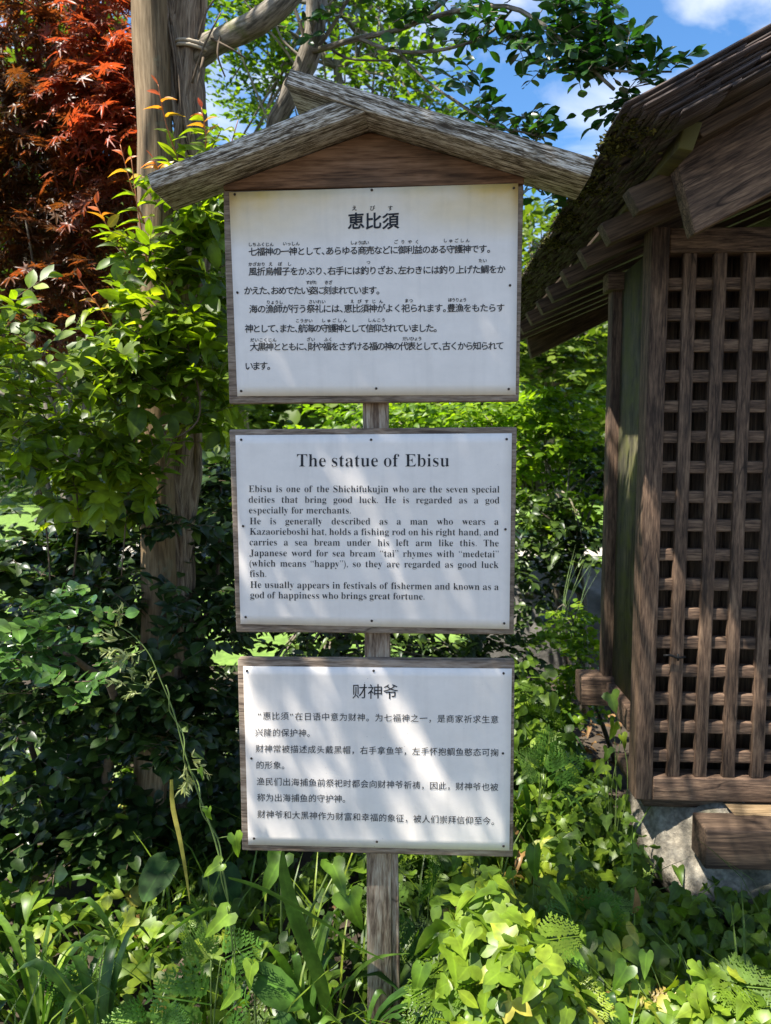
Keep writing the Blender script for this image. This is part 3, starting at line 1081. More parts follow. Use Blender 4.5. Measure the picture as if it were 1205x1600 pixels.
bl, br = sloc(sp(349, 296.5)), sloc(sp(819, 287.5))
um = sloc(sp(572, 173.5, 0.085))[0]
gp = [(bl[0], bl[2]), (br[0], br[2]), (br[0], under(br[0]) - 0.002), (um, under(um) - 0.002), (bl[0], under(bl[0]) - 0.002)]
mb = MB()
mb.prism([S0 + SU * u + Vector((0, 0, z)) + SN * 0.0005 for u, z in gp], -SN * 0.026, SU)
mb.build('gable_board', M['gable_wood'], sign, bevel=0.002)

# ================================================================ THE SMALL SHRINE
YF = 2.2
shrine = thing('wooden_shrine', (1.2, 2.4, 0.45), 'small dark wooden shrine with a lattice door under a mossy shingled roof', 'shrine')
XW, XR = 0.672, 2.10           # left wall face, right end
ZB, ZT = at(1010, 1250, YF).z, at(1045, 354, YF).z
# lattice door: frame, upright bars, cross bars
mb = MB()
xs0 = at(1037, 700, YF).x
mb.box((xs0 - 0.052, YF, ZB), (xs0, YF + 0.08, ZT), (0, 0, 1))
mb.box((xs0 + 0.001, YF + 0.004, at(1100, 394, YF).z), (XR, YF + 0.07, ZT - 0.002))
mb.box((xs0 + 0.001, YF - 0.004, ZB), (XR, YF + 0.07, at(1100, 1216, YF).z))
fr = mb.build('lattice_door', M['shrine_wood'], shrine, bevel=0.004)
zt, zb = at(1100, 394, YF).z, at(1100, 1216, YF).z
mbv, mbh = MB(), MB()
px0 = at(1071, 700, YF).x
for k in range(17):
    x = px0 + 0.0838 * k - 0.0195
    if x > XR:
        break
    j = rng.uniform(-0.002, 0.002, 2)
    V = [(x + j[0], YF + 0.006, zb), (x + 0.037 + j[0], YF + 0.006, zb), (x + 0.037 + j[1], YF + 0.006, zt), (x + j[1], YF + 0.006, zt)]
    mbv.hexa(V, [(a, b + 0.022, c) for a, b, c in V], (0, 0, 1))
for k in range(17):
    z = zt - 0.083 - 0.0880 * k + 0.0005
    j = rng.uniform(-0.002, 0.002, 2)
    V = [(xs0 - 0.01, YF + 0.0150, z - 0.018 + j[0]), (XR, YF + 0.0150, z - 0.018 + j[1]), (XR, YF + 0.0150, z + 0.018 + j[1]), (xs0 - 0.01, YF + 0.0150, z + 0.018 + j[0])]
    mbh.hexa(V, [(a, b + 0.030, c) for a, b, c in V], (1, 0, 0))
la = mbv.build('lattice_uprights', M['shrine_wood'], fr, bevel=0.003)
lb = mbh.build('lattice_crossbars', M['shrine_wood'], fr, bevel=0.003)
# latch
mb = MB()
p = at(1052, 1026, YF)
mb.tube([p + Vector((-0.03, -0.004, 0.004)), p + Vector((-0.01, -0.006, 0.006)), p + Vector((0.01, -0.006, -0.002)), p + Vector((0.035, -0.002, 0.0))], 0.004, 6)
mb.tube([p + Vector((0.012, -0.004, 0.010)), p + Vector((0.012, -0.008, -0.010))], 0.0035, 6)
mb.build('latch', M['metal_black'], fr)
# inner boarded door and floor, left wall, back
mb = MB()
x = XW + 0.055
while x < XR:
    wv = rng.uniform(0.045, 0.075)
    dy = rng.uniform(0, 0.012)
    mb.box((x, YF + 0.12 + dy, ZB), (min(x + wv, XR) - 0.004, YF + 0.14 + dy, ZT), (0, 0, 1))
    x += wv
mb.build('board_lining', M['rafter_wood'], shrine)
YB = 2.62
mb = MB()
zlo, zhi = at(960, 1075, 2.5).z, 2.085
mb.box((XW + 0.022, YF + 0.085, zlo), (XW + 0.045, YB - 0.03, zhi), (0, 0, 1))
mb.build('side_wall', M['wall_wood'], shrine)
mb = MB()
mb.box((XW - 0.01, YB - 0.03, zlo - 0.02), (XW + 0.055, YB + 0.03, zhi), (0, 0, 1))
mb.build('corner_post', M['shrine_wood'], shrine, bevel=0.004)
mb = MB()
mb.box((XW - 0.005, YF + 0.092, zlo - 0.075), (XW + 0.07, YB - 0.032, zlo - 0.0005))
mb.build('sill_beam', M['shrine_wood'], shrine, bevel=0.004)
mb = MB()
zc = at(930, 1060, YB - 0.06).z
xb0 = at(909, 1080, YB - 0.06).x
mb.box((xb0, YB - 0.06, zc - 0.10), (XR, YB + 0.05, zc), (1, 0, 0))
mb.build('floor_beam', M['shrine_wood'], shrine, bevel=0.005)
mb = MB()
mb.box((XW + 0.05, YB - 0.01, zlo), (XR, YB + 0.015, zhi), (0, 0, 1))
mb.build('back_wall', M['wall_wood'], shrine)
mb = MB()
mb.box((XW + 0.03, YF + 0.02, ZB - 0.03), (XR, YB - 0.065, ZB - 0.002))
mb.build('floor_board', M['shrine_wood'], shrine)

# roof carpentry. the cross-section runs in x-z, the eave runs in y
HE = 1.5
SL = 0.42                       # slope of the rafters
K = 1.55                        # metres per unit of the roof's own measure
XE, ZE = 0.330 * K, HE + 0.3505 * K      # lower outer corner of the rafter ends
XC = 1.40


def slope_beam(mb, x0, z0, x1, sl, h, y0, y1, cut=0.35, lift=0.0):
    """beam rising to the right: lower-left corner (x0, z0); h is its height measured square to the slope; cut leans the end"""
    n = np.array([-sl, 1]) / math.hypot(1, sl)
    d = np.array([1, sl]) / math.hypot(1, sl)
    a = np.array([x0, z0])
    L = (x1 - x0) * math.hypot(1, sl)
    b = a + d * L
    c, e = b + n * h, a + n * h - d * h * cut
    f = [(a[0], y0, a[1]), (b[0], y0, b[1]), (c[0], y0, c[1]), (e[0], y0, e[1])]
    mb.hexa(f, [(p[0], y1, p[2]) for p in f], (d[0], 0, d[1]))


for k in range(9):
    mb = MB()
    y = K * (1.150 + 0.168 * k)
    if k == 8:
        y += 0.0
    slope_beam(mb, XE + rng.uniform(-0.004, 0.004), ZE, XC, SL, 0.058, y, y + 0.052, 0.1)
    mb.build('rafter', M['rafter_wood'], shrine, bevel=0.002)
# bargeboards
for y, nm in ((1.11 * K, 0), (2.74 * K, 1)):
    mb = MB()
    tip = (at(1087, 365, 1.11 * K) if nm == 0 else at(831, 560, 2.74 * K))
    top = (at(1056, 244, 1.11 * K) if nm == 0 else at(820, 512, 2.74 * K))
    rgt = (at(1205, 302, 1.11 * K) if nm == 0 else at(935, 508, 2.74 * K))
    d = np.array([rgt.x - tip.x, rgt.z - tip.z])
    d = d / d[0]
    L = XC - tip.x
    f = [(tip.x, y, tip.z), (XC, y, tip.z + d[1] * L), (XC, y, tip.z + d[1] * L + 0.23), (top.x, y, top.z)]
    mb.hexa(f, [(a, b + 0.055, c) for a, b, c in f], (1, 0, d[1]))
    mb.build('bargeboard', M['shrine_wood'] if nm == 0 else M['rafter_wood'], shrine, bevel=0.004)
# sheathing above the rafters and the mossy eave board
mb = MB()
slope_beam(mb, XE + 0.045, ZE + 0.066 + 0.045 * SL, XC, SL, 0.025, 1.165 * K, 2.73 * K, 0.0)
mb.build('roof_sheathing', M['roof_shade_wood'], shrine)
mb = MB()
q0 = np.array([[0.352, 0.404], [0.372, 0.400], [0.384, 0.438], [0.360, 0.440]])
mb.hexa([(a * K, 1.055 * K, HE + b * K) for a, b in q0], [(a * K, 2.78 * K, HE + b * K) for a, b in q0], (0, 1, 0))
mb.build('eave_board', M['eave_wood'], shrine, bevel=0.003)
mb = MB()
n0 = 5
for k in range(n0):               # a second board under the verge of the shingles
    pass
slope_beam(mb, 0.386 * K, HE + 0.420 * K, XC, 0.53, 0.031, 1.06 * K, 1.105 * K, 0.2)
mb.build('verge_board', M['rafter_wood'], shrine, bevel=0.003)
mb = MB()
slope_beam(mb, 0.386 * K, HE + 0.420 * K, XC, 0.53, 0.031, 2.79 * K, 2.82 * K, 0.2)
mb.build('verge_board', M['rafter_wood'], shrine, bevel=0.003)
# thick stack of split shingles, stepped at the eave, ragged along the verge
T0, B0 = np.array([0.267, 0.433]) * K, np.array([0.339, 0.4165]) * K
SR = 0.52
Y0, Y1 = 1.0 * K, 2.84 * K
for side in (0, 1):
    mb = MB()
    LAY = 19
    for l in range(LAY):
        u = l / (LAY - 1)
        e0 = B0 * (1 - u) + T0 * u
        y = Y0
        while y < Y1:
            wv = rng.uniform(0.07, 0.15)
            ya, yb = y, min(y + wv - 0.003, Y1)
            first = y == Y0
            a = e0 + np.array([rng.uniform(-0.014, 0.016), 0])
            a = a + np.array([0, rng.uniform(-0.002, 0.002)])
            th = 0.0052
            dyl = rng.uniform(-0.022, 0.012) if first else 0
            dyr = rng.uniform(-0.012, 0.025) if not first and yb >= Y1 else 0
            xs = [a[0]]
            if l == LAY - 1 or first or yb >= Y1 - 0.16:
                nseg = 10
            else:
                nseg = 1
            xb = XC + 0.01
            for s_ in range(nseg):
                xa_, xb_ = a[0] + (xb - a[0]) * s_ / nseg, a[0] + (xb - a[0]) * (s_ + 1) / nseg + (0.02 if s_ < nseg - 1 else 0)
                za_ = HE + a[1] + (xa_ - a[0]) * SR + rng.uniform(-0.0015, 0.0015)
                zb_ = HE + a[1] + (xb_ - a[0]) * SR + rng.uniform(-0.0015, 0.0015)
                yo = rng.uniform(-0.012, 0.008) if first else 0
                yf, ybk = ya + dyl + yo, yb + dyr
                f = [(xa_, yf, za_), (xb_, yf + rng.uniform(-0.004, 0.004), zb_), (xb_, yf, zb_ + th), (xa_, yf, za_ + th)]
                bk = [(xa_, ybk, za_), (xb_, ybk, zb_), (xb_, ybk, zb_ + th), (xa_, ybk, za_ + th)]
                if side:
                    f, bk = [(2 * XC - p[0], p[1], p[2]) for p in f], [(2 * XC - p[0], p[1], p[2]) for p in bk]
                    f, bk = [f[1], f[0], f[3], f[2]], [bk[1], bk[0], bk[3], bk[2]]
                mb.hexa(f, bk, (1, 0, SR if not side else -SR))
            y += wv
    mb.build('shingles', M['shingle'], shrine)
mb = MB()
mb.box((XC - 0.09, Y0 - 0.03, HE + T0[1] + (XC - T0[0]) * SR - 0.03), (XC + 0.09, Y1 + 0.03, HE + T0[1] + (XC - T0[0]) * SR + 0.06), (0, 1, 0))
mb.build('ridge_beam', M['shingle'], shrine, bevel=0.01)
# far slope carpentry, simple
mb = MB()
slope_beam(mb, XE + 0.02, ZE + 0.03, XC, SL, 0.03, 1.15 * K, 2.72 * K, 0.0)
mb.V = [np.stack([2 * XC - v[:, 0], v[:, 1], v[:, 2]], 1) for v in mb.V]
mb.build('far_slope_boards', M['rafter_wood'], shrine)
# moss and lichen along the eave edge
f = Fol()
n = 2600
yy = rng.uniform(Y0, Y1, n)
yy = np.where(rng.random(n) < 0.45, Y0 + (yy - Y0) * 0.35, yy)
u = np.clip(rng.normal(0.78, 0.25, n), 0.0, 1.12)
cl = np.sin(yy * 23) + np.sin(yy * 51 + 1.3) + rng.normal(size=n) * 0.7
keep = cl > 0.1
xx = B0[0] * (1 - u) + T0[0] * u
zz = HE + B0[1] * (1 - u) + T0[1] * u + np.where(u > 1, (u - 1) * 0.09, 0)
xx = np.where(u > 1, T0[0] + (u - 1) * 0.15, xx) + rng.normal(size=n) * 0.004
P = np.stack([xx, yy, zz], 1)[keep]
P = np.repeat(P, 5, 0) + rng.normal(size=(len(P) * 5, 3)) * 0.0045
f.add(TINY, P, rdir(len(P), -0.3, 0.9) + np.array([-0.5, 0, 0.1]), rdir(len(P), 0.2, 1), rng.uniform(0.006, 0.014, len(P)))
f.build('moss', M['moss'], shrine)
# corner bracket beam under the roof
mb = MB()
mb.box((0.64, YB - 0.05, 2.03), (XR, YB + 0.02, 2.088), (1, 0, 0))
mb.build('wall_plate', M['shrine_wood'], shrine, bevel=0.003)

# ---- stone footing and timber step
def boulder(name, c, r, mat, seed, power=2.6, rough=0.09, n=28, **kw):
    g = np.random.default_rng(seed)
    th = np.linspace(0, np.pi, n)
    ph = np.linspace(0, 2 * np.pi, 2 * n, endpoint=False)
    TH_, PH = np.meshgrid(th, ph, indexing='ij')
    d = np.stack([np.sin(TH_) * np.cos(PH), np.sin(TH_) * np.sin(PH), np.cos(TH_)], -1)
    k = (np.abs(d) ** power).sum(-1) ** (-1 / power)
    for fr_, am in ((2.0, 1.0), (4.5, 0.45), (9.0, 0.22), (17.0, 0.1)):
        a, b, e = g.normal(size=(3, 3)) * fr_
        k = k * (1 + rough * am * (np.sin(d @ a + g.uniform(0, 6)) + np.sin(d @ b + g.uniform(0, 6)) * np.cos(d @ e)))
    V = (d * k[..., None] * np.array(r)).reshape(-1, 3)
    m2 = 2 * n
    q = [(i * m2 + j, (i + 1) * m2 + j, (i + 1) * m2 + (j + 1) % m2, i * m2 + (j + 1) % m2) for i in range(n - 1) for j in range(m2)]
    me = make_mesh(name, V, [np.array(q)], {}, mat, True)
    o = bpy.data.objects.new(name, me)
    o.location = c
    o['base'] = [float(v) for v in c]
    return finish(o, None, **kw)


zs = ZB - 0.004
fs = boulder('foundation_stone', (1.25, 2.64, zs), (0.69, 0.44, 0.40), M['stone'], 4, 2.6, 0.045, 44, label='pale rounded foundation boulder carrying the wooden shrine, dappled with sun', cat='stone')
me = fs.data
co = np.empty(len(me.vertices) * 3, np.float32)
me.vertices.foreach_get('co', co)
co = co.reshape(-1, 3)
co[:, 2] = np.minimum(co[:, 2], 0.0 + 0.004 * np.sin(9 * co[:, 0]))
co[:, 0] += 0.42 * (co[:, 1] + 0.44)
co[:, 1] += 1.05 * np.minimum(co[:, 2], 0)
me.vertices.foreach_set('co', co.ravel())
me.update()

ys = 2.04
st = MB()
a, b = at(1104, 1298, ys), at(1205, 1361, ys)
st.box((a.x, ys, b.z), (1.9, ys + 0.11, a.z), (1, 0, 0))
so2 = st.build('timber_step', M['rafter_wood'], None, origin=(a.x, ys, b.z), bevel=0.005, label='dark weathered timber step lying before the lattice door on the pale stone', cat='step')
mb = MB()
a2 = at(1149, 1254, YF - 0.07)
mb.box((a2.x, YF - 0.07, a.z + 0.001), (1.5, YF + 0.03, zs - 0.003), (1, 0, 0))
mb.build('packing_block', M['timber'], None, origin=(a2.x, YF, a.z), bevel=0.002, label='light tan wood block wedged between the timber step and the lattice door', cat='wood block')

# ================================================================ POSTS, TRUNKS, TREES
def path3(pts):
    return [np.array(at(*p)) for p in pts]


def smooth_path(pts, n=24):
    P = np.array([list(p) for p in pts], float)
    t = np.linspace(0, 1, len(P))
    tt = np.linspace(0, 1, n)
    # Catmull-Rom
    out = []
    for v in tt:
        f = v * (len(P) - 1)
        i = min(int(f), len(P) - 2)
        u = f - i
        p0, p1, p2, p3 = P[max(i - 1, 0)], P[i], P[i + 1], P[min(i + 2, len(P) - 1)]
        out.append(0.5 * ((2 * p1) + (-p0 + p2) * u + (2 * p0 - 5 * p1 + 4 * p2 - p3) * u * u + (-p0 + 3 * p1 - 3 * p2 + p3) * u ** 3))
    return np.array(out)


YP = 2.25
mb = MB()
pp = smooth_path(path3([(232, -260, YP), (233, 0, YP), (243, 250, YP), (244, 700, YP), (248, 950, YP), (236, 1250, YP), (230, 1500, YP)]), 30)
mb.tube(pp, [0.050, 0.052, 0.053, 0.056, 0.062], 14, wob=0.05)
tp = thing('timber_post', pp[-1], 'smooth peeled tan timber post among the climbing leaves beside the gnarled stem', 'post')
mb.build('pole', M['timber'], tp, smooth=True)

YG = 2.32
gp_ = smooth_path(path3([(306, -260, YG), (297, -60, YG), (292, 60, YG), (300, 180, YG), (303, 300, YG), (296, 460, YG), (284, 700, YG), (276, 830, YG), (268, 1010, YG), (262, 1250, YG), (258, 1480, YG)]), 60)
gn = thing('gnarled_vine', gp_[-1], 'thick gnarled grey-brown vine stem of twisted strands tied with rope', 'vine')
mb = MB()
mb.tube(gp_, [0.042, 0.046, 0.044, 0.046, 0.05, 0.06], 12, wob=0.12)
L = np.linspace(0, 1, len(gp_))
for k in range(7):
    ph, om = rng.uniform(0, 6.28), rng.uniform(5, 11) * (1 if k % 3 else -1)
    rr = rng.uniform(0.036, 0.05)
    P = gp_ + np.stack([np.cos(ph + om * L) * rr, np.sin(ph + om * L) * rr, 0 * L], 1) + np.stack([np.sin(31 * L + k), np.cos(27 * L + k), 0 * L], 1) * 0.006
    mb.tube(P, rng.uniform(0.010, 0.020), 7, wob=0.15)
mb.build('stem', M['bark'], gn, smooth=True)
mb = MB()
lp = smooth_path(path3([(298, 96, YG), (330, 70, YG - 0.02), (370, 52, YG - 0.05), (405, 34, YG - 0.08), (440, 6, YG - 0.1), (480, -40, YG - 0.1), (540, -120, YG - 0.1)]), 20)
mb.tube(lp, [0.036, 0.033, 0.034, 0.030, 0.03], 10, wob=0.05)
mb.build('limb', M['bark_grey'], gn, smooth=True)
mb = MB()
for k, (a, b) in enumerate([((300, 130), (345, 20)), ((310, 60), (350, -20)), ((268, 40), (280, 250)), ((318, 90), (296, 240)), ((330, 60), (385, 92)), ((345, 52), (352, 120)), ((262, 300), (235, 400)), ((310, 330), (330, 470)), ((262, 30), (276, 160))]):
    P = smooth_path([at(*a, YG - 0.06), np.array(at((a[0] + b[0]) / 2 + rng.uniform(-12, 12), (a[1] + b[1]) / 2, YG - 0.08)), at(*b, YG - 0.05)], 8)
    mb.tube(P, [0.004, 0.0022], 5)
mb.build('twig', M['twig'], gn, smooth=True)
mb = MB()
c = np.array(at(304, 82, YG))
for dz in (-0.008, 0.004):
    a = np.linspace(0, 2 * np.pi, 22)
    mb.tube(np.stack([c[0] + 0.062 * np.cos(a), c[1] + 0.062 * np.sin(a), c[2] + dz + 0.006 * np.sin(a * 2)], 1), 0.0055, 7, caps=False)
mb.build('rope_tie', M['rope'], None, origin=c, smooth=True, label='pale rope wound twice round the gnarled stem high up', cat='rope')

# ---- climbing vine: bright leaves round the post
S = MB()
V = Fol()
YV = 2.02
cv = thing('climbing_vine', at(262, 1350, YV), 'bright green five-fingered vine leaves climbing the timber post with orange young tips', 'vine')
for (px, py, Y, rx, ry, rd, n) in [(292, 345, 2.08, 55, 70, 0.08, 26), (245, 430, 2.05, 60, 55, 0.10, 30), (330, 430, 2.1, 38, 90, 0.10, 26), (230, 510, 1.98, 75, 50, 0.12, 34), (290, 560, 2.0, 60, 70, 0.10, 36),
                                   (165, 565, 1.92, 65, 38, 0.10, 26), (215, 615, 1.95, 75, 45, 0.10, 34), (335, 560, 2.1, 28, 80, 0.10, 18), (120, 700, 1.98, 80, 55, 0.12, 32), (215, 710, 2.0, 60, 50, 0.10, 22),
                                   (50, 690, 2.05, 60, 70, 0.12, 22), (330, 660, 2.14, 32, 40, 0.10, 12), (170, 780, 2.05, 90, 50, 0.12, 24), (345, 330, 2.12, 22, 40, 0.05, 8), (320, 250, 2.2, 26, 50, 0.05, 9)]:
    n = int(n * 1.35)
    B = blob(px, py, Y, rx, ry, rd, n)
    na = int(n * 0.5)
    D = rdir(na, -0.4, 0.5) + np.array([-0.1, -0.7, 0.1])
    V.add(AKEBIA, B[:na], D, np.array([0, -0.7, 0.9]) + rng.normal(size=(na, 3)) * 0.35, rng.uniform(0.065, 0.105, na))
    nb = n - na
    sprigs(V, OV2, B[na:], rdir(nb, -0.2, 0.9) + np.array([-0.1, -0.5, 0.1]), rng.uniform(0.06, 0.13, nb), 5, 0.058, stem=S)
shoots = [((278, 250), (247, 132), 2.1), ((318, 262), (315, 168), 2.1), ((226, 350), (188, 226), 2.04), ((196, 545), (124, 436), 1.95), ((200, 400), (150, 318), 2.0), ((255, 300), (240, 250), 2.08), ((300, 300), (345, 205), 2.1), ((232, 420), (205, 245), 2.0), ((345, 300), (372, 188), 2.12)]
YL = Fol()
RS = MB()
for k, (a, b, Y) in enumerate(shoots):
    P = smooth_path([at(*a, Y), np.array(at((a[0] + b[0]) / 2 + rng.uniform(-6, 6), (a[1] + b[1]) / 2, Y - 0.02)), at(*b, Y - 0.03)], 12)
    RS.tube(P, [0.0026, 0.0012], 6)
    n = 10
    for i in range(n):
        t = i / (n - 1)
        p = P[min(int(t * 11), 11)]
        sg = 1 if i % 2 else -1
        d = np.array([sg * 0.9, -0.35, 0.55]) if i < n - 1 else np.array([-0.1, -0.1, 1.0])
        sz = 0.066 * (1 - 0.6 * t)
        if t < 0.5 or k > 5:
            V.add(OV2, p, d + rng.normal(size=3) * 0.25, np.array([0, -0.5, 0.8]) + rng.normal(size=3) * 0.3, sz, rng.uniform(0.6, 1))
        else:
            YL.add(OV2, p, d + rng.normal(size=3) * 0.2, np.array([0, -0.5, 0.8]) + rng.normal(size=3) * 0.3, sz * 1.1, max(0, 1.25 - 1.25 * t + rng.uniform(-0.1, 0.1)))
# a few hanging tendrils and woody runners
for pts in [[(200, 690, 2.0), (215, 640, 1.98), (200, 780, 2.0), (190, 900, 2.05)], [(275, 495, 1.98), (300, 560, 1.96), (312, 650, 1.97), (270, 685, 1.95), (252, 668, 1.94)], [(60, 740, 2.05), (75, 850, 2.1), (80, 960, 2.1)], [(115, 900, 2.1), (122, 790, 2.05), (100, 690, 2.0)]]:
    S.tube(smooth_path(path3(pts), 18), [0.0035, 0.002], 5)
S.build('stem', M['twig'], cv, smooth=True)
V.build('foliage', M['vine'], cv)
RS.build('shoot', M['stem_red'], cv, smooth=True)
YL.build('young_foliage', M['young'], cv)

# ---- leafy shrub at the picture's edge
f, s_ = Fol(), MB()
for (px, py, Y, rx, ry, rd, n) in [(18, 470, 1.75, 30, 60, 0.06, 9), (25, 570, 1.85, 50, 60, 0.08, 14), (40, 650, 1.95, 60, 60, 0.1, 16), (-60, 560, 1.85, 70, 120, 0.15, 26), (-40, 760, 2.0, 60, 110, 0.15, 22)]:
    B = blob(px, py, Y, rx, ry, rd, n)
    sprigs(f, OV, B, rdir(n, -0.1, 0.9) + np.array([0.3, -0.4, 0]), rng.uniform(0.08, 0.15, n), 6, 0.06, stem=s_)
P = smooth_path(path3([(-60, 1500, 2.1), (-70, 1000, 2.05), (-40, 700, 1.95), (-10, 500, 1.85)]), 16)
s_.tube(P, [0.014, 0.004], 7)
lb = thing('leafy_shrub', P[0], 'tall leafy shrub with broad mid-green leaves in front of the red maple', 'shrub')
s_.build('stem', M['twig'], lb, smooth=True)
f.build('foliage', M['vine'], lb)

# ---- dark glossy bush, one sprig of it in the sun
f, s_ = Fol(), MB()
for (px, py, Y, rx, ry, rd, n) in [(60, 900, 2.3, 80, 70, 0.15, 45), (150, 960, 2.2, 90, 70, 0.15, 55), (310, 860, 2.5, 70, 80, 0.15, 45), (345, 980, 2.4, 45, 80, 0.15, 36), (60, 1080, 2.1, 90, 80, 0.15, 55), (190, 1120, 2.1, 80, 70, 0.12, 45),
                                   (320, 1110, 2.35, 60, 80, 0.12, 46), (30, 1210, 2.1, 90, 60, 0.12, 30), (120, 850, 2.4, 80, 40, 0.12, 30), (340, 760, 2.6, 50, 60, 0.12, 26), (200, 830, 2.45, 60, 60, 0.1, 28), (350, 1210, 2.4, 40, 60, 0.1, 18), (150, 1190, 2.2, 80, 50, 0.1, 20), (40, 1310, 2.1, 90, 50, 0.12, 34), (170, 1290, 2.15, 90, 50, 0.12, 34), (310, 1290, 2.25, 60, 50, 0.1, 22), (255, 815, 2.12, 50, 30, 0.06, 12), (240, 1060, 2.05, 50, 40, 0.06, 14), (265, 1160, 2.05, 50, 40, 0.06, 16), (290, 960, 2.15, 30, 60, 0.06, 12)]:
    n = int(n * 1.5)
    B = blob(px, py, Y, rx, ry, rd, n)
    sprigs(f, ROUND if n % 2 else OV, B, rdir(n, -0.3, 0.7) + np.array([0, -0.6, 0]), rng.uniform(0.07, 0.13, n), 7, 0.056, stem=s_)
for pts in [[(150, 1420, 2.35), (140, 1200, 2.3), (110, 950, 2.3), (70, 850, 2.4)], [(200, 1420, 2.35), (230, 1150, 2.35), (330, 950, 2.5), (345, 760, 2.6)], [(150, 1400, 2.3), (60, 1200, 2.2), (20, 1050, 2.2)], [(150, 1300, 2.2), (180, 1100, 2.0), (130, 1040, 1.8), (100, 1020, 1.66)]]:
    s_.tube(smooth_path(path3(pts), 20), [0.016, 0.004], 7)
gb = thing('glossy_bush', at(150, 1420, 2.35), 'dark glossy-leaved evergreen bush round the foot of the timber post', 'bush')
s_.build('stem', M['twig'], gb, smooth=True)
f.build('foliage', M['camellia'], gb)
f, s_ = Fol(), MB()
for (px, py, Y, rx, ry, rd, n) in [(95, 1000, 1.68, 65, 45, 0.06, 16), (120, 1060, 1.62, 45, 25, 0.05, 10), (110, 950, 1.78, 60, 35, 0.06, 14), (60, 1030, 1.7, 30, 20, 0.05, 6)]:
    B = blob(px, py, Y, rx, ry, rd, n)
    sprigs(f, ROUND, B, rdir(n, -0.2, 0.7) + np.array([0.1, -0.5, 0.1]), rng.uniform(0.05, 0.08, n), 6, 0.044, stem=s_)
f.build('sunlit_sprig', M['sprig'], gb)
s_.build('twig', M['twig'], gb, smooth=True)

# ---- red maple
f, s_ = Fol(), MB()
YM = 3.0
tb = np.array([-1.75, 3.7, 0.08])
rm = thing('red_maple', tb, 'red-leaved maple glowing orange and crimson where the sun shines through', 'tree')
trunk = smooth_path([tb, tb + [0.05, -0.05, 0.9], tb + [-0.05, -0.1, 1.8], tb + [0.15, -0.2, 3.0]], 16)
s_.tube(trunk, [0.07, 0.055, 0.04, 0.02], 9, wob=0.06)
for k in range(26):
    py = rng.uniform(-180, 440)
    e = np.array(at(rng.uniform(-120, 210), py, rng.uniform(2.7, 3.5)))
    b = trunk[int(np.clip((py + 300) / 900 * -15 + 15, 3, 15))]
    mid = (b + e) / 2 + np.array([0, 0, 0.12])
    s_.tube(smooth_path([b, mid, e], 10), [0.016, 0.003], 6)
s_.build('trunk', M['bark_grey'], rm, smooth=True)
# layered sprays
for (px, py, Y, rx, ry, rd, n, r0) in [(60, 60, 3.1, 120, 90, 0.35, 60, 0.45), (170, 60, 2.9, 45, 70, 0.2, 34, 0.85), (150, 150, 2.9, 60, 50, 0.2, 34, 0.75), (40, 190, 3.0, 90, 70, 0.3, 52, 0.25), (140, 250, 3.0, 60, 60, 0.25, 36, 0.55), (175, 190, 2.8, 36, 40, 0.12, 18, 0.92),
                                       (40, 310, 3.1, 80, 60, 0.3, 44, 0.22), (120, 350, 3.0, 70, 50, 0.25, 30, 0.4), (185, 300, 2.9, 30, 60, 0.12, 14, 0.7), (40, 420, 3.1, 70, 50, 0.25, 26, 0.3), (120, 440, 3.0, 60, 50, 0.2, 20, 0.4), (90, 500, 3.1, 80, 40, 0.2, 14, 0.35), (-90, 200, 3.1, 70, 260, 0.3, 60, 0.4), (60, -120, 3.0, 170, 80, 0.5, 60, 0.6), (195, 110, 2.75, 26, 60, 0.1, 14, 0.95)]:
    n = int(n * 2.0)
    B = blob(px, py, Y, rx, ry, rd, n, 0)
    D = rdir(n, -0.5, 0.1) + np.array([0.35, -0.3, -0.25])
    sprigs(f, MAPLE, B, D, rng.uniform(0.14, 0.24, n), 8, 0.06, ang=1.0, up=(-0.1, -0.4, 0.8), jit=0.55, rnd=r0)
f.build('crown', M['maple'], rm)

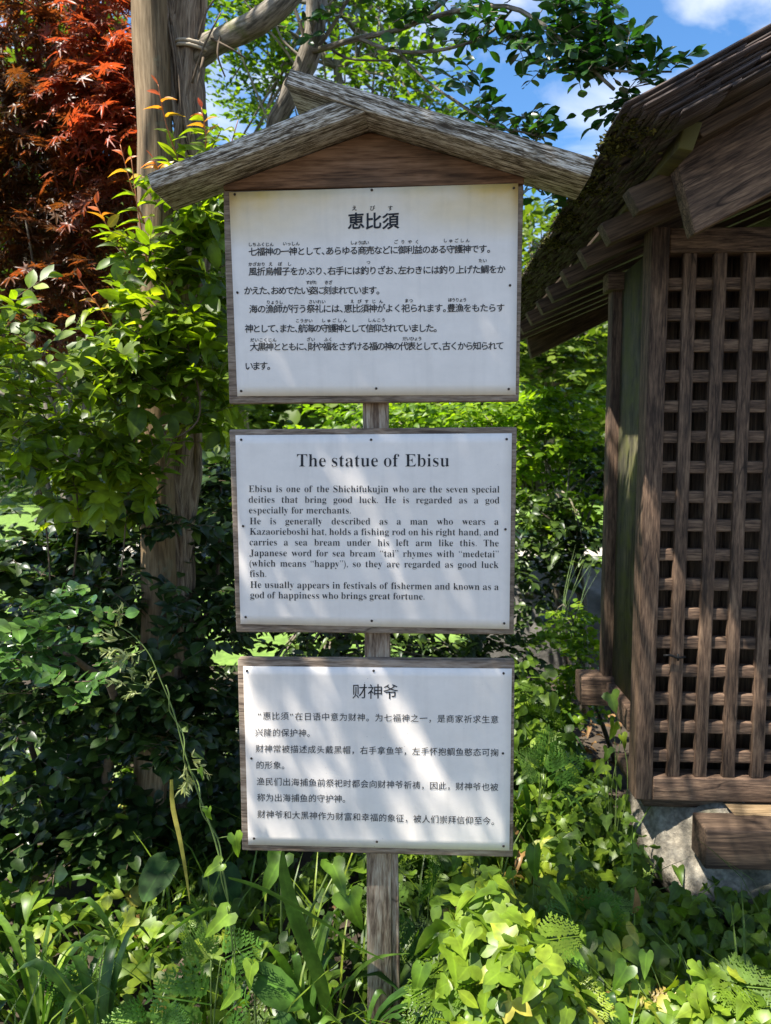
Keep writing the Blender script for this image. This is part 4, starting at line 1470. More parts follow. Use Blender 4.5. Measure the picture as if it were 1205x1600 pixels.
# ---- overhanging tree: its boughs cross above the sign, most of it stands out of the frame
f, s_ = Fol(), MB()
ob = np.array([-0.135, 2.55, 0.06])
ot = thing('overhanging_tree', ob, 'small dark-leaved tree behind the sign whose boughs reach across the sky to the shrine roof', 'tree')
main = smooth_path([ob, np.array(at(588, 1000, 2.55)), np.array(at(587, 640, 2.52)), np.array(at(540, 420, 2.5)), np.array(at(470, 290, 2.47)), np.array(at(426, 212, 2.45)), np.array(at(452, 150, 2.42)), np.array(at(487, 70, 2.4)), np.array(at(492, -40, 2.38)), np.array(at(470, -320, 2.3)), np.array(at(430, -700, 2.2))], 40)
s_.tube(main, [0.03, 0.026, 0.024, 0.024, 0.034, 0.03, 0.02], 9, wob=0.1)
for pts, r in [([(487, 100, 2.4), (470, 40, 2.38), (445, -30, 2.36)], 0.008), ([(485, 90, 2.4), (520, 40, 2.36), (560, -30, 2.3)], 0.009), ([(490, 80, 2.38), (560, 60, 2.3), (640, 40, 2.2), (720, -20, 2.1)], 0.010),
               ([(480, 110, 2.4), (505, 60, 2.38), (500, 0, 2.36)], 0.007), ([(500, 60, 2.4), (540, 90, 2.36), (610, 95, 2.3)], 0.005), ([(478, 95, 2.4), (440, 60, 2.4), (425, 10, 2.4)], 0.005), ([(492, 90, 2.4), (490, 40, 2.36), (520, 0, 2.34)], 0.006),
               ([(560, 60, 2.3), (620, 80, 2.2), (690, 78, 2.1), (760, 55, 2.0), (800, 15, 1.95)], 0.006), ([(640, 40, 2.2), (700, 20, 2.05), (790, 10, 1.95), (850, 40, 1.9), (905, 90, 1.85), (960, 140, 1.82)], 0.007),
               ([(620, 78, 2.2), (660, 120, 2.15), (720, 165, 2.05), (770, 195, 2.0)], 0.004), ([(700, 150, 2.1), (770, 195, 2.0), (810, 205, 1.98), (842, 212, 1.95)], 0.004), ([(760, 190, 2.05), (800, 260, 2.1), (845, 300, 2.1)], 0.004),
               ([(905, 90, 1.85), (960, 110, 1.83), (1050, 112, 1.8)], 0.004)]:
    s_.tube(smooth_path(path3(pts), 16), [r, r * 0.55], 6)
for (px, py, Y, rx, ry, rd, n) in [(640, 20, 2.15, 40, 30, 0.08, 8), (740, 15, 2.0, 50, 25, 0.08, 12), (800, 50, 1.95, 60, 40, 0.08, 18), (870, 30, 1.9, 50, 40, 0.08, 16), (920, 70, 1.86, 60, 40, 0.08, 22), (975, 110, 1.83, 40, 40, 0.06, 16), (970, 160, 1.83, 22, 25, 0.05, 7), (1035, 112, 1.8, 20, 14, 0.04, 4), (880, 100, 1.88, 40, 22, 0.06, 9), (940, 40, 1.86, 60, 35, 0.06, 14),
                                   (730, 120, 2.06, 26, 16, 0.04, 4), (745, 165, 2.03, 20, 22, 0.04, 5), (800, 190, 1.98, 26, 18, 0.04, 6), (840, 205, 1.95, 16, 22, 0.04, 6), (848, 300, 2.1, 30, 22, 0.05, 8), (690, 60, 2.1, 40, 22, 0.06, 6), (560, 10, 2.3, 40, 20, 0.06, 5), (480, 20, 2.35, 40, 30, 0.06, 6), (625, 95, 2.2, 30, 14, 0.04, 3), (770, 195, 2.0, 30, 14, 0.04, 5)]:
    B = blob(px, py, Y, rx, ry, rd, n, 0)
    sprigs(f, OBOV, B, rdir(n, -0.5, 0.8) + np.array([0.25, -0.2, 0.0]), rng.uniform(0.05, 0.10, n), 6, 0.050, stem=s_, sr=0.001, jit=0.7)
# the crown above, towards the sun, that throws the dappled shade
top = main[-1]
SD = np.array(SUN)
gd = np.random.default_rng(11)
pts_c = []
for cnt, lo, hi in ((380, (-0.42, 1.42, 1.30), (0.40, 1.58, 1.72)), (110, (-1.1, 1.3, 0.2), (-0.28, 1.8, 0.5)), (62, (-0.42, 1.42, 0.62), (0.36, 1.58, 1.30)), (85, (-1.25, 1.9, 0.3), (-0.62, 2.3, 1.1)), (90, (0.9, 1.95, 0.7), (1.25, 2.2, 1.6))):
    k = 0
    while k < cnt:
        if k % 5 == 0:
            ctr = gd.uniform(lo, hi) + SD * gd.uniform(2.3, 4.4)
        p = ctr + gd.normal(size=3) * 0.10
        if k % 5 and gd.random() < 0.02:
            ctr = gd.uniform(lo, hi) + SD * gd.uniform(2.3, 4.4)
        hit = p - SD * (p[2] - 0.4) / SD[2]
        if p[2] < 2.75 + 0.5 * max(p[1] - 0.4, 0) or (-0.05 < hit[0] < 1.0 and hit[1] < 1.56):
            continue
        pts_c.append(p)
        k += 1
B = np.array(pts_c)
sprigs(f, OBOV, B, rdir(len(B), -0.6, 0.4), rng.uniform(0.08, 0.16, len(B)), 6, 0.052, stem=None, jit=0.7)
for k in range(0, len(B), 14):
    s_.tube(smooth_path([top if k % 28 else main[-4], (top + B[k]) / 2 + np.array([0, 0, 0.1]), B[k]], 8), [0.012, 0.003], 5)
s_.build('trunk', M['bark_grey'], ot, smooth=True)
f.build('crown', M['canopy'], ot)


# ---- trees and bushes behind
def tree(name, label, base, blobs, tpl, size, mat, ln=(0.25, 0.45), k=9, mul=1.8, trunk_r=0.09, flat=0.35, group=None, cat='tree', top=None, jit=0.6):
    f, s_ = Fol(), MB()
    base = np.array(base, float)
    t = thing(name, base, label, cat, group)
    cs = [np.array(at(b[0], b[1], b[2])) for b in blobs]
    if top is None:
        top = np.mean(cs, 0) + np.array([0, 0, 0.2])
    tr = smooth_path([base, base * 0.5 + np.array(top) * 0.5 + rng.normal(size=3) * 0.06, top], 12)
    s_.tube(tr, [trunk_r, trunk_r * 0.75, trunk_r * 0.25], 9, wob=0.06)
    for (px, py, Y, rx, ry, rd, n), c in zip(blobs, cs):
        n = int(n * mul)
        B = blob(px, py, Y, rx, ry, rd, n, 0.2)
        D = rdir(n, -flat, flat * 0.8) + (B - np.array(tr[6])) * 0.25
        sprigs(f, tpl, B, D, rng.uniform(*ln, n), k, size, ang=0.85, up=(0, -0.25, 1), jit=jit)
        for j in range(0, n, max(1, n // 5)):
            b0 = tr[rng.integers(5, 12)]
            s_.tube(smooth_path([b0, (b0 + B[j]) / 2 + np.array([0, 0, 0.08]), B[j]], 6), [trunk_r * 0.25, trunk_r * 0.06], 5)
    s_.build('trunk', M['bark_grey'], t, smooth=True)
    f.build('crown', mat, t)
    return t


Yt = 6.0
tree('green_maple', 'airy green maple with layered sprays and blue sky showing through, above the sign roof', (-0.355, 6.4, 0.15),
     [(380, 60, Yt, 90, 60, 0.7, 46), (470, 120, Yt, 70, 50, 0.6, 34), (380, 150, Yt + 0.5, 70, 40, 0.5, 26), (560, 60, Yt, 90, 50, 0.6, 36), (610, 110, Yt - 0.3, 60, 36, 0.4, 24), (650, 140, Yt - 0.5, 40, 36, 0.3, 16), (690, 175, Yt - 0.6, 36, 22, 0.3, 8), (420, 210, Yt, 60, 25, 0.4, 14), (610, 20, Yt, 60, 40, 0.5, 22), (360, 280, Yt, 40, 40, 0.4, 14), (500, -40, Yt, 160, 50, 0.7, 40), (600, 200, Yt, 80, 40, 0.4, 20), (340, -10, Yt, 80, 60, 0.5, 26)],
     TINY, 0.085, M['fine'], (0.3, 0.55), 14, mul=1.25, trunk_r=0.08, top=at(520, -60, Yt))
tree('distant_tree', 'broad green tree far behind the red maple, sky glinting through its leaves', (-5.2, 11.5, 0.15),
     [(20, 330, 11, 110, 130, 1.2, 80), (150, 250, 11.5, 110, 120, 1.2, 70), (60, 120, 11, 140, 140, 1.4, 70), (200, 420, 11, 90, 80, 1.0, 46), (0, 520, 11, 110, 90, 1.0, 46), (160, 80, 12, 120, 90, 1.2, 46)],
     TINY, 0.21, M['far'], (0.5, 0.9), 12, trunk_r=0.16, top=at(90, 60, 11))
tree('distant_tree', 'yellow-green tree standing behind the climbing vine, beyond the lawn', (-2.2, 9.5, 0.15),
     [(300, 420, 9.5, 120, 90, 1.0, 60), (380, 560, 9.2, 130, 80, 1.0, 60), (300, 640, 9.2, 120, 70, 0.8, 50), (420, 330, 9.8, 100, 60, 0.8, 30), (160, 560, 9.4, 110, 90, 0.8, 46), (480, 460, 9.8, 120, 90, 0.8, 40)],
     TINY, 0.17, M['far'], (0.45, 0.8), 12, trunk_r=0.14, top=at(330, 300, 9.5))
tree('distant_tree', 'grey-green tree showing between the lettered boards and the shrine eave', (1.9, 10.5, 0.15),
     [(880, 540, 10, 70, 70, 0.8, 60), (830, 440, 10, 60, 60, 0.8, 40), (840, 360, 10.5, 40, 40, 0.6, 16), (780, 560, 10, 90, 70, 0.8, 46), (920, 620, 9.8, 70, 60, 0.8, 40), (700, 480, 10.5, 110, 120, 0.8, 50), (980, 560, 10.2, 60, 90, 0.8, 40)],
     TINY, 0.17, M['far'], (0.45, 0.8), 12, trunk_r=0.14, top=at(840, 380, 10.2))
tree('distant_tree', 'dark tree partly hidden behind the dark glossy bush, at the lawn edge', (-3.6, 8.2, 0.15),
     [(-20, 700, 8, 120, 80, 0.7, 50), (130, 740, 8, 90, 60, 0.7, 34), (260, 760, 8.2, 110, 60, 0.6, 34), (-90, 580, 8, 90, 90, 0.7, 30)],
     TINY, 0.12, M['shade_bush'], (0.4, 0.7), 12, trunk_r=0.12, top=at(60, 640, 8))
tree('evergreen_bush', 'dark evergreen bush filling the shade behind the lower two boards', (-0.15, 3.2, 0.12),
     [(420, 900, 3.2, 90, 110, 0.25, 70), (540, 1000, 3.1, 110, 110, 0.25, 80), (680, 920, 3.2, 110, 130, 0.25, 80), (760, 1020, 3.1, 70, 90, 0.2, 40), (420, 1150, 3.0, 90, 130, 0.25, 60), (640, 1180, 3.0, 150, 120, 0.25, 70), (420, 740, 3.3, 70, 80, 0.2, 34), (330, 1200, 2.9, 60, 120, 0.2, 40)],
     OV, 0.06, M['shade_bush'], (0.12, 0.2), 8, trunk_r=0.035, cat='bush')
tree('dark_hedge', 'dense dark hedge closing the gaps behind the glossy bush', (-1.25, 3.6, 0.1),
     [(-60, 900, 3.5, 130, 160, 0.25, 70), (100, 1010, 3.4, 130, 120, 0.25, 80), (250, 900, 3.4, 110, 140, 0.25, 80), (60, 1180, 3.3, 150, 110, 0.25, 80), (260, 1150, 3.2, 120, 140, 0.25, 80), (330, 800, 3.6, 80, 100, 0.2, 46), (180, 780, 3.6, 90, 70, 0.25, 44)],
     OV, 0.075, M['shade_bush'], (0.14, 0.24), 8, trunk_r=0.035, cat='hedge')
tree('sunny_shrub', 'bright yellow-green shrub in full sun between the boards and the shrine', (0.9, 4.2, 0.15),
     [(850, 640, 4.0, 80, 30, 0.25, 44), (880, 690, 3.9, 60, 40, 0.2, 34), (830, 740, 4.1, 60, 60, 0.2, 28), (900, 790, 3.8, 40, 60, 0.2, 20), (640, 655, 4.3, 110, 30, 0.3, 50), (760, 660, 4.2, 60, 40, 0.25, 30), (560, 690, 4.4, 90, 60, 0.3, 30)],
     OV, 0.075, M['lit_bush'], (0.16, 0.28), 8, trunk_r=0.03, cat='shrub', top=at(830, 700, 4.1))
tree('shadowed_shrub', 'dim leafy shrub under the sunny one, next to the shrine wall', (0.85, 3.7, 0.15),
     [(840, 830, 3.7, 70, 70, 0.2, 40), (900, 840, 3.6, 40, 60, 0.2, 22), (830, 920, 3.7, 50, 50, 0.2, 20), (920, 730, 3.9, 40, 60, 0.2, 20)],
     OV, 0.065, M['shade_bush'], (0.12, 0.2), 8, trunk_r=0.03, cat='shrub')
tree('pale_shrub', 'light green small-leaved shrub in front of the grey rock', (0.86, 3.1, 0.15),
     [(890, 985, 3.0, 36, 40, 0.12, 26), (905, 1040, 2.95, 34, 40, 0.12, 22), (880, 1090, 2.95, 36, 30, 0.12, 16)],
     ROUND, 0.032, M['lit_bush'], (0.08, 0.16), 9, trunk_r=0.012, cat='shrub')
f = Fol()
gw = np.random.default_rng(21)
n = 9000
fx, fy = gw.uniform(-13, 8, n), gw.uniform(17, 23, n)
pxs = 650 + F * fx / fy
topz = np.interp(pxs, [-100, 250, 330, 560, 760, 830, 950, 1100], [12, 12, 7.5, 6.5, 4.6, 5.2, 5.5, 5.0]) * (0.9 + 0.12 * np.sin(fx * 2.1) + 0.06 * np.sin(fx * 5.3))
P = np.stack([fx, fy, 0.2 + topz * gw.random(n) ** 0.8], 1)
f.add(ROUND, P, rdir(n, -0.8, 0.3), np.array([0, -0.5, 0.8]) + gw.normal(size=(n, 3)) * 0.5, gw.uniform(0.35, 0.7, n), gw.random(n))
f.build('far_woods', M['far'], None, kind='stuff')

boulder('grey_boulder', (0.95, 4.6, 0.25), (0.55, 0.35, 0.55), M['rock'], 3, label='rough grey boulder seen under the shrubs behind the pale small-leaved shrub', cat='rock')

# pale striped blades
f = Fol()
cb = np.array(at(880, 1010, 3.3))
for k in range(9):
    b = cb + rng.normal(size=3) * np.array([0.03, 0.03, 0.02])
    e = np.array(at(900 + 12 * (k % 5), 850 + 14 * (k % 4), 3.25))
    f.strip(smooth_path([b, (b + e) / 2 + np.array([-0.02, 0, 0.02]), e], 7), [0.006, 0.011, 0.008, 0.001], (0.4, 1, 0), rng.random())
f.build('striped_plant', M['pale'], None, origin=cb, label='clump of pale striped blades leaning near the shrine corner', cat='plant')


# ================================================================ LOW PLANTS
def wpt(px, py, Y):
    return np.array(at(px, py, Y))


# tall seeding grass stalk with a bindweed twined round it
YS = 1.36
f, s_, sd = Fol(), MB(), Fol()
stk = smooth_path(path3([(372, 1600, YS + 0.1), (358, 1420, YS), (338, 1320, YS), (310, 1240, YS), (290, 1180, YS), (272, 1115, YS), (250, 1060, YS), (232, 1020, YS), (205, 990, YS), (184, 978, YS)]), 40)
gs = thing('seeding_grass', stk[0], 'tall arching grass stalk with pale feathery seed heads before the dark bush', 'grass')
s_.tube(stk, [0.0020, 0.0017, 0.0011, 0.0007], 6)


def spikelets(c, d, n, s):
    d = unit(np.array(d, float))
    n = int(n * 1.5)
    P = np.array(c) + d * (np.arange(n)[:, None] / n * s * 2.6) + rng.normal(size=(n, 3)) * s * 0.22
    sd.add(LANCE, P, d + rng.normal(size=(n, 3)) * 0.45, rdir(n), rng.uniform(0.6, 1.05, n) * s * 1.45)


br_ = [((184, 978), (0.1, 0, 0.4)), ((187, 1000), (-0.7, 0, 0.2)), ((195, 1015), (-0.9, 0, -0.1)), ((205, 1022), (-0.8, 0, -0.4)), ((216, 1022), (-0.9, 0, -0.2))]
for (x, y), d in br_:
    a_ = stk[-2] if y < 990 else stk[int(np.argmin(np.linalg.norm(stk - wpt(x + 16, y - 4, YS), axis=1)))]
    p = wpt(x, y, YS - 0.01)
    s_.tube([a_, p], 0.0006, 4)
    spikelets(p, d, 14, 0.014)
for (x, y), d in (((192, 1068), (-1, 0, 0.1)), ((215, 1080), (-0.7, 0, -0.3)), ((204, 1066), (0, 0, 0.6)), ((226, 1074), (0.1, 0, 0.4))):
    s_.tube([wpt(251, 1083, YS), wpt(228, 1072, YS), wpt(x + 6, y, YS)], 0.0006, 4)
    spikelets(wpt(x + 4, y, YS - 0.005), d, 12, 0.012)
for (x, y), d in (((288, 1195), (0.3, 0, -1)), ((293, 1210), (-0.2, 0, -0.8)), ((300, 1185), (0.5, 0, -0.6))):
    spikelets(wpt(x, y, YS - 0.01), d, 14, 0.014)
s_.build('stalk', M['stem_green'], gs, smooth=True)
sd.build('seed_head', M['seed'], gs)
f = Fol()
f.strip(smooth_path(path3([(268, 1218, YS), (270, 1260, YS), (281, 1310, YS - 0.01), (290, 1360, YS - 0.01), (297, 1412, YS - 0.01)]), 12), [0.0028, 0.0045, 0.004, 0.003, 0.0006], (1, 0.5, 0), 0.6)
f.build('yellowed_blade', M['straw'], gs)
f = Fol()
f.strip(smooth_path(path3([(357, 1372, YS), (400, 1385, YS - 0.02), (450, 1410, YS - 0.03), (510, 1445, YS - 0.03), (560, 1480, YS), (600, 1500, YS + 0.05)]), 16), [0.003, 0.007, 0.0075, 0.005, 0.003, 0.001], (0.2, -0.5, 1), 0.5)
f.strip(smooth_path(path3([(358, 1430, YS), (320, 1420, YS - 0.02), (250, 1470, YS - 0.03), (205, 1520, YS - 0.02)]), 12), [0.003, 0.006, 0.004, 0.001], (0.2, -0.5, 1), 0.6)
f.build('blade', M['blade'], gs)

s_, f = MB(), Fol()
tw = stk[3:26].copy()
a_ = np.linspace(0, 26, len(tw))
tw = smooth_path(tw + np.stack([np.cos(a_), np.sin(a_), 0 * a_], 1) * 0.006, 70)
bw = thing('bindweed', stk[3], 'bindweed twining up the grass stalk with arrow-shaped leaves', 'vine')
s_.tube(tw, 0.0013, 5)
for (x, y, sz, dx, dz, r) in [(345, 1440, 0.062, -0.75, -0.55, 0.75), (314, 1275, 0.024, -0.1, -1, 0.5), (355, 1318, 0.042, 0.25, -0.9, 0.75), (333, 1362, 0.040, -0.9, -0.35, 0.85), (382, 1520, 0.050, -0.2, -0.9, 0.8), (356, 1560, 0.045, -0.5, -0.6, 0.7), (300, 1215, 0.02, 0.6, -0.8, 0.5), (350, 1520, 0.045, 0.3, 0.4, 0.7)]:
    p = wpt(x + 12, y - 12, YS - 0.02)
    q_ = tw[int(np.argmin(np.linalg.norm(tw - p, axis=1)))]
    s_.tube(smooth_path([q_, (p + q_) / 2 + np.array([0, -0.01, 0.006]), p], 5), 0.0009, 4)
    f = Fol()
    f.add(HEART2, p, np.array([dx, -0.35, dz]), np.array([0.1, -0.8, 0.7]) + rng.normal(size=3) * 0.25, sz, r)
    f.build('leaf', M['yam'], bw)
s_.build('stem', M['stem_green'], bw, smooth=True)


# clumps of broad grass
def grass_clump(base, n, L, wid, lean=0.6, mat='blade', **kw):
    f = Fol()
    base = np.array(base)
    for k in range(n):
        a = rng.uniform(0, 2 * np.pi)
        d = np.array([math.cos(a), math.sin(a) * 0.8 - 0.2, 0])
        l = L * rng.uniform(0.6, 1.1)
        b = base + d * rng.uniform(0, 0.03)
        le = lean * rng.uniform(0.4, 1.2)
        p = [b, b + d * l * le * 0.25 + np.array([0, 0, l * 0.5]), b + d * l * le * 0.7 + np.array([0, 0, l * (0.85 - 0.15 * le)]), b + d * l * le * 1.1 + np.array([0, 0, l * (0.9 - 0.5 * le)])]
        f.strip(smooth_path(p, 10), [wid * 0.7, wid, wid * 0.85, wid * 0.08], np.cross(d, (0, 0, 1)) + rng.normal(size=3) * 0.2, rng.random(), 0.3)
    return f.build('grass_clump', M[mat], None, origin=base, group='clumps of broad-bladed grass', cat='grass', **kw)


for (px, py, Y, n, L, wd, le, lab) in [
        (60, 1640, 1.62, 15, 0.34, 0.011, 0.9, 'broad-bladed grass clump in the bottom corner under the dark glossy bush'),
        (160, 1660, 1.48, 9, 0.30, 0.013, 0.8, 'grass clump with wide drooping blades among the small ferny leaves'),
        (215, 1560, 1.85, 13, 0.36, 0.010, 0.8, 'shaded grass clump with tall thin blades before the post foot'),
        (20, 1500, 1.95, 12, 0.34, 0.010, 0.9, 'dim grass clump against the foot of the dark bush, farthest from the sign'),
        (475, 1640, 1.60, 7, 0.34, 0.012, 0.6, 'tall upright grass clump under the lowest board, next to the sign post'),
        (560, 1660, 1.46, 9, 0.22, 0.009, 1.0, 'low arching grass clump touching the foot of the sign post'),
        (835, 1330, 2.35, 12, 0.34, 0.010, 0.7, 'tall grass clump rising behind the lobed ground leaves near the lowest board'),
        (860, 1200, 2.9, 14, 0.40, 0.011, 0.7, 'dark grass clump standing by the pale small-leaved shrub'),
        (960, 1640, 1.45, 10, 0.16, 0.012, 1.3, 'flat grass clump at the bottom edge below the shrine stone')]:
    grass_clump(wpt(px, py, Y), n, L, wd, le, label=lab)
# one very tall blade pair beside the post
f = Fol()
bb = wpt(520, 1620, 1.62)
f.strip(smooth_path([bb, wpt(500, 1530, 1.6), wpt(465, 1440, 1.58), wpt(445, 1370, 1.57), wpt(442, 1325, 1.57)], 14), [0.010, 0.016, 0.018, 0.013, 0.001], (1, 0.1, 0), 0.85, 0.2)
f.strip(smooth_path([bb, wpt(545, 1540, 1.56), wpt(585, 1500, 1.5), wpt(640, 1490, 1.42)], 12), [0.008, 0.012, 0.010, 0.001], (0.3, -1, 0.6), 0.8, 0.2)
f.strip(smooth_path([bb, wpt(470, 1560, 1.58), wpt(440, 1500, 1.55), wpt(420, 1480, 1.5)], 12), [0.008, 0.012, 0.010, 0.001], (0.8, 0.5, 0.1), 0.7, 0.2)
f.build('iris', M['blade'], None, origin=bb, label='iris with one tall wide upright blade in front of the lowest board corner', cat='plant')


# big dock leaves
def big_leaf(name, lab, base, leaves, mat, tpl=None):
    f, s_ = Fol(), MB()
    base = np.array(base)
    t = thing(name, base, lab, 'plant')
    for (p, d, u, s) in leaves:
        p = np.array(p)
        s_.tube(smooth_path([base, (base + p) / 2 + np.array([0, 0, 0.03]), p], 8), [0.004, 0.0025], 6)
        f = Fol()
        f.add(tpl or DOCK, p, d, u, s)
        f.build('leaf', M[mat], t)
    s_.build('stem', M['stem_green'], t, smooth=True)


DOCK = halfleaf([(0.02, 0), (0.15, -0.03), (0.24, 0.08), (0.27, 0.22), (0.30, 0.38), (0.27, 0.52), (0.25, 0.66), (0.17, 0.82), (0.09, 0.93), (0.004, 1)], 0.2, 0.35, 0.10)
ROUNDBIG = halfleaf([(0.02, 0.0), (0.22, -0.14), (0.42, -0.04), (0.5, 0.2), (0.5, 0.45), (0.42, 0.7), (0.25, 0.9), (0.08, 0.99), (0.004, 1.0)], 0.12, 0.2, 0.06)
big_leaf('dock_plant', 'dock with one large wrinkled leaf lying low between fern and sign post', wpt(400, 1640, 1.5), [(wpt(398, 1520, 1.5), (0.85, -0.3, -0.35), (-0.2, -0.75, 0.8), 0.125), (wpt(430, 1590, 1.42), (0.5, -0.3, -0.2), (0.2, -0.5, 0.9), 0.09)], 'dock')
big_leaf('butterbur', 'shaded plant with broad rounded leaves behind the grass stalk', wpt(270, 1560, 1.95), [(wpt(262, 1345, 1.95), (-0.3, -0.7, -0.35), (0.2, -0.4, 0.95), 0.11), (wpt(340, 1360, 2.0), (0.5, -0.5, -0.5), (0, -0.6, 0.7), 0.10)], 'shade_leaf', ROUNDBIG)
big_leaf('lobed_leaf_plant', 'low plant with lobed leaves tucked under the bottom edge of the lowest board', wpt(440, 1560, 1.75), [(wpt(440, 1340, 1.72), (-0.4, -0.5, -0.5), (0, -0.6, 0.8), 0.09), (wpt(520, 1350, 1.75), (0.4, -0.6, -0.4), (0.2, -0.6, 0.8), 0.08), (wpt(545, 1400, 1.72), (0.3, -0.5, -0.7), (-0.2, -0.8, 0.5), 0.08)], 'yam', HEART2)


# ferny plants
def fern(lab, base, fronds):
    f, s_ = Fol(), MB()
    base = np.array(base)
    t = thing('ferny_plant', base, lab, 'plant', 'ferny-leaved plants')
    for (p, d, s) in fronds:
        p = np.array(p)
        s_.tube(smooth_path([base, (base + p) / 2 + np.array([0, 0, 0.03]), p], 8), [0.0022, 0.0014], 5)
        f = Fol()
        f.add(FROND, p, d, np.array([0, -0.7, 0.75]) + rng.normal(size=3) * 0.2, s)
        f.build('frond', M['fern'], t)
    s_.build('stem', M['stem_green'], t, smooth=True)


for lab, b, fr_ in [
        ('ferny plant with finely cut fronds between grass stalk and dock leaf', (330, 1660, 1.5), [((330, 1570, 1.42), (-0.5, -0.5, 0.5), 0.15), ((350, 1590, 1.4), (0.25, -0.5, 0.6), 0.15), ((310, 1600, 1.38), (-0.2, -0.6, 0.25), 0.13), ((345, 1500, 1.5), (0.5, -0.4, 0.5), 0.13), ((330, 1500, 1.52), (-0.3, -0.3, 0.7), 0.12)]),
        ('ferny plant at the bottom edge with fronds spread flat', (225, 1680, 1.38), [((235, 1605, 1.34), (-0.4, -0.4, 0.45), 0.10), ((245, 1610, 1.34), (0.5, -0.4, 0.35), 0.11), ((215, 1615, 1.33), (-0.8, -0.3, 0.1), 0.09)]),
        ('dim small ferny plant among the broad drooping grass blades', (130, 1640, 1.6), [((130, 1545, 1.58), (-0.4, -0.4, 0.4), 0.10), ((142, 1540, 1.58), (0.5, -0.3, 0.5), 0.11), ((135, 1530, 1.6), (0, -0.3, 0.8), 0.10)]),
        ('ferny plant among heart-shaped leaves below the shrine footing', (900, 1520, 1.75), [((915, 1440, 1.72), (0.4, -0.4, 0.6), 0.12), ((905, 1440, 1.72), (-0.5, -0.4, 0.5), 0.11), ((935, 1420, 1.74), (0.8, -0.3, 0.3), 0.10)]),
        ('ferny yellow-green plant next to the sign post, half under the lowest board', (665, 1560, 1.85), [((640, 1420, 1.78), (-0.5, -0.5, 0.5), 0.15), ((670, 1400, 1.8), (0.1, -0.5, 0.7), 0.16), ((700, 1420, 1.78), (0.7, -0.4, 0.3), 0.15), ((655, 1450, 1.72), (-0.2, -0.7, 0.1), 0.13), ((690, 1460, 1.72), (0.4, -0.7, 0.1), 0.13)]),
        ('ferny plant in deep sun between two sprawling heart-leaved climbers', (770, 1600, 1.6), [((760, 1490, 1.6), (-0.5, -0.5, 0.5), 0.13), ((785, 1480, 1.6), (0.3, -0.5, 0.6), 0.14), ((800, 1500, 1.58), (0.8, -0.4, 0.2), 0.12)]),
        ('bright ferny plant close behind the lower edge of the lowest board', (840, 1300, 2.3), [((845, 1210, 2.25), (-0.4, -0.4, 0.6), 0.14), ((855, 1215, 2.25), (0.5, -0.4, 0.5), 0.14), ((850, 1200, 2.3), (0.1, -0.3, 0.8), 0.14)])]:
    fern(lab, wpt(*b), [(wpt(*p), d, s) for p, d, s in fr_])


# heart-leaved climbers, each a few stems with big leaves
def yam(lab, base, leaves, tpl=HEART, mat='yam'):
    f, s_ = Fol(), MB()
    base = np.array(base)
    t = thing('heart_leaf_vine', base, lab, 'plant', 'heart-leaved climbers in the ground cover')
    for (p, d, s) in leaves:
        p = np.array(p)
        s_.tube(smooth_path([base, (base + p) / 2 + rng.normal(size=3) * 0.015, p], 8), [0.0016, 0.001], 5)
        f = Fol()
        f.add(tpl, p, d, np.array([0.05, -0.5, 0.9]) + rng.normal(size=3) * 0.6, s * rng.uniform(0.6, 1.0), rng.uniform(0.0, 0.95))
        f.build('leaf', M[mat], t)
    s_.build('stem', M['stem_green'], t, smooth=True)


yam('heart-leaved climber with one upright leaf near the corner of the lowest board', wpt(830, 1470, 1.75), [(wpt(836, 1325, 1.72), (-0.15, -0.35, -0.8), 0.075), (wpt(800, 1360, 1.75), (-0.5, -0.4, -0.5), 0.05), (wpt(715, 1340, 1.8), (-0.3, -0.4, -0.7), 0.05)])
yam('heart-leaved climber with a broad pale leaf halfway between post and shrine stone', wpt(880, 1560, 1.62), [(wpt(862, 1390, 1.6), (0.65, -0.4, -0.5), 0.075), (wpt(830, 1425, 1.6), (-0.6, -0.4, -0.6), 0.055), (wpt(905, 1450, 1.6), (0.3, -0.4, -0.8), 0.05)])
yam('heart-leaved climber sprawling beside the sign post', wpt(690, 1640, 1.45), [(wpt(690, 1470, 1.47), (-0.6, -0.4, -0.5), 0.065), (wpt(760, 1500, 1.45), (0.4, -0.5, -0.6), 0.065), (wpt(660, 1510, 1.42), (-0.3, -0.5, -0.8), 0.075), (wpt(790, 1560, 1.4), (0.3, -0.4, -0.7), 0.07), (wpt(720, 1560, 1.4), (-0.2, -0.5, -0.7), 0.06)])
yam('heart-leaved climber with the biggest leaves at the bottom edge', wpt(880, 1660, 1.4), [(wpt(880, 1480, 1.45), (0.7, -0.4, -0.4), 0.075), (wpt(905, 1545, 1.4), (0.3, -0.5, -0.75), 0.08), (wpt(830, 1500, 1.45), (-0.6, -0.4, -0.4), 0.06), (wpt(960, 1580, 1.4), (0.5, -0.4, -0.6), 0.06)])
yam('heart-leaved climber in half shade below the timber step', wpt(1060, 1640, 1.5), [(wpt(1010, 1490, 1.52), (-0.2, -0.5, -0.8), 0.06), (wpt(1060, 1480, 1.55), (0.2, -0.5, -0.8), 0.055), (wpt(1080, 1540, 1.5), (0.1, -0.5, -0.85), 0.06), (wpt(980, 1510, 1.5), (-0.6, -0.5, -0.5), 0.06), (wpt(1150, 1500, 1.55), (0.4, -0.5, -0.6), 0.055)])
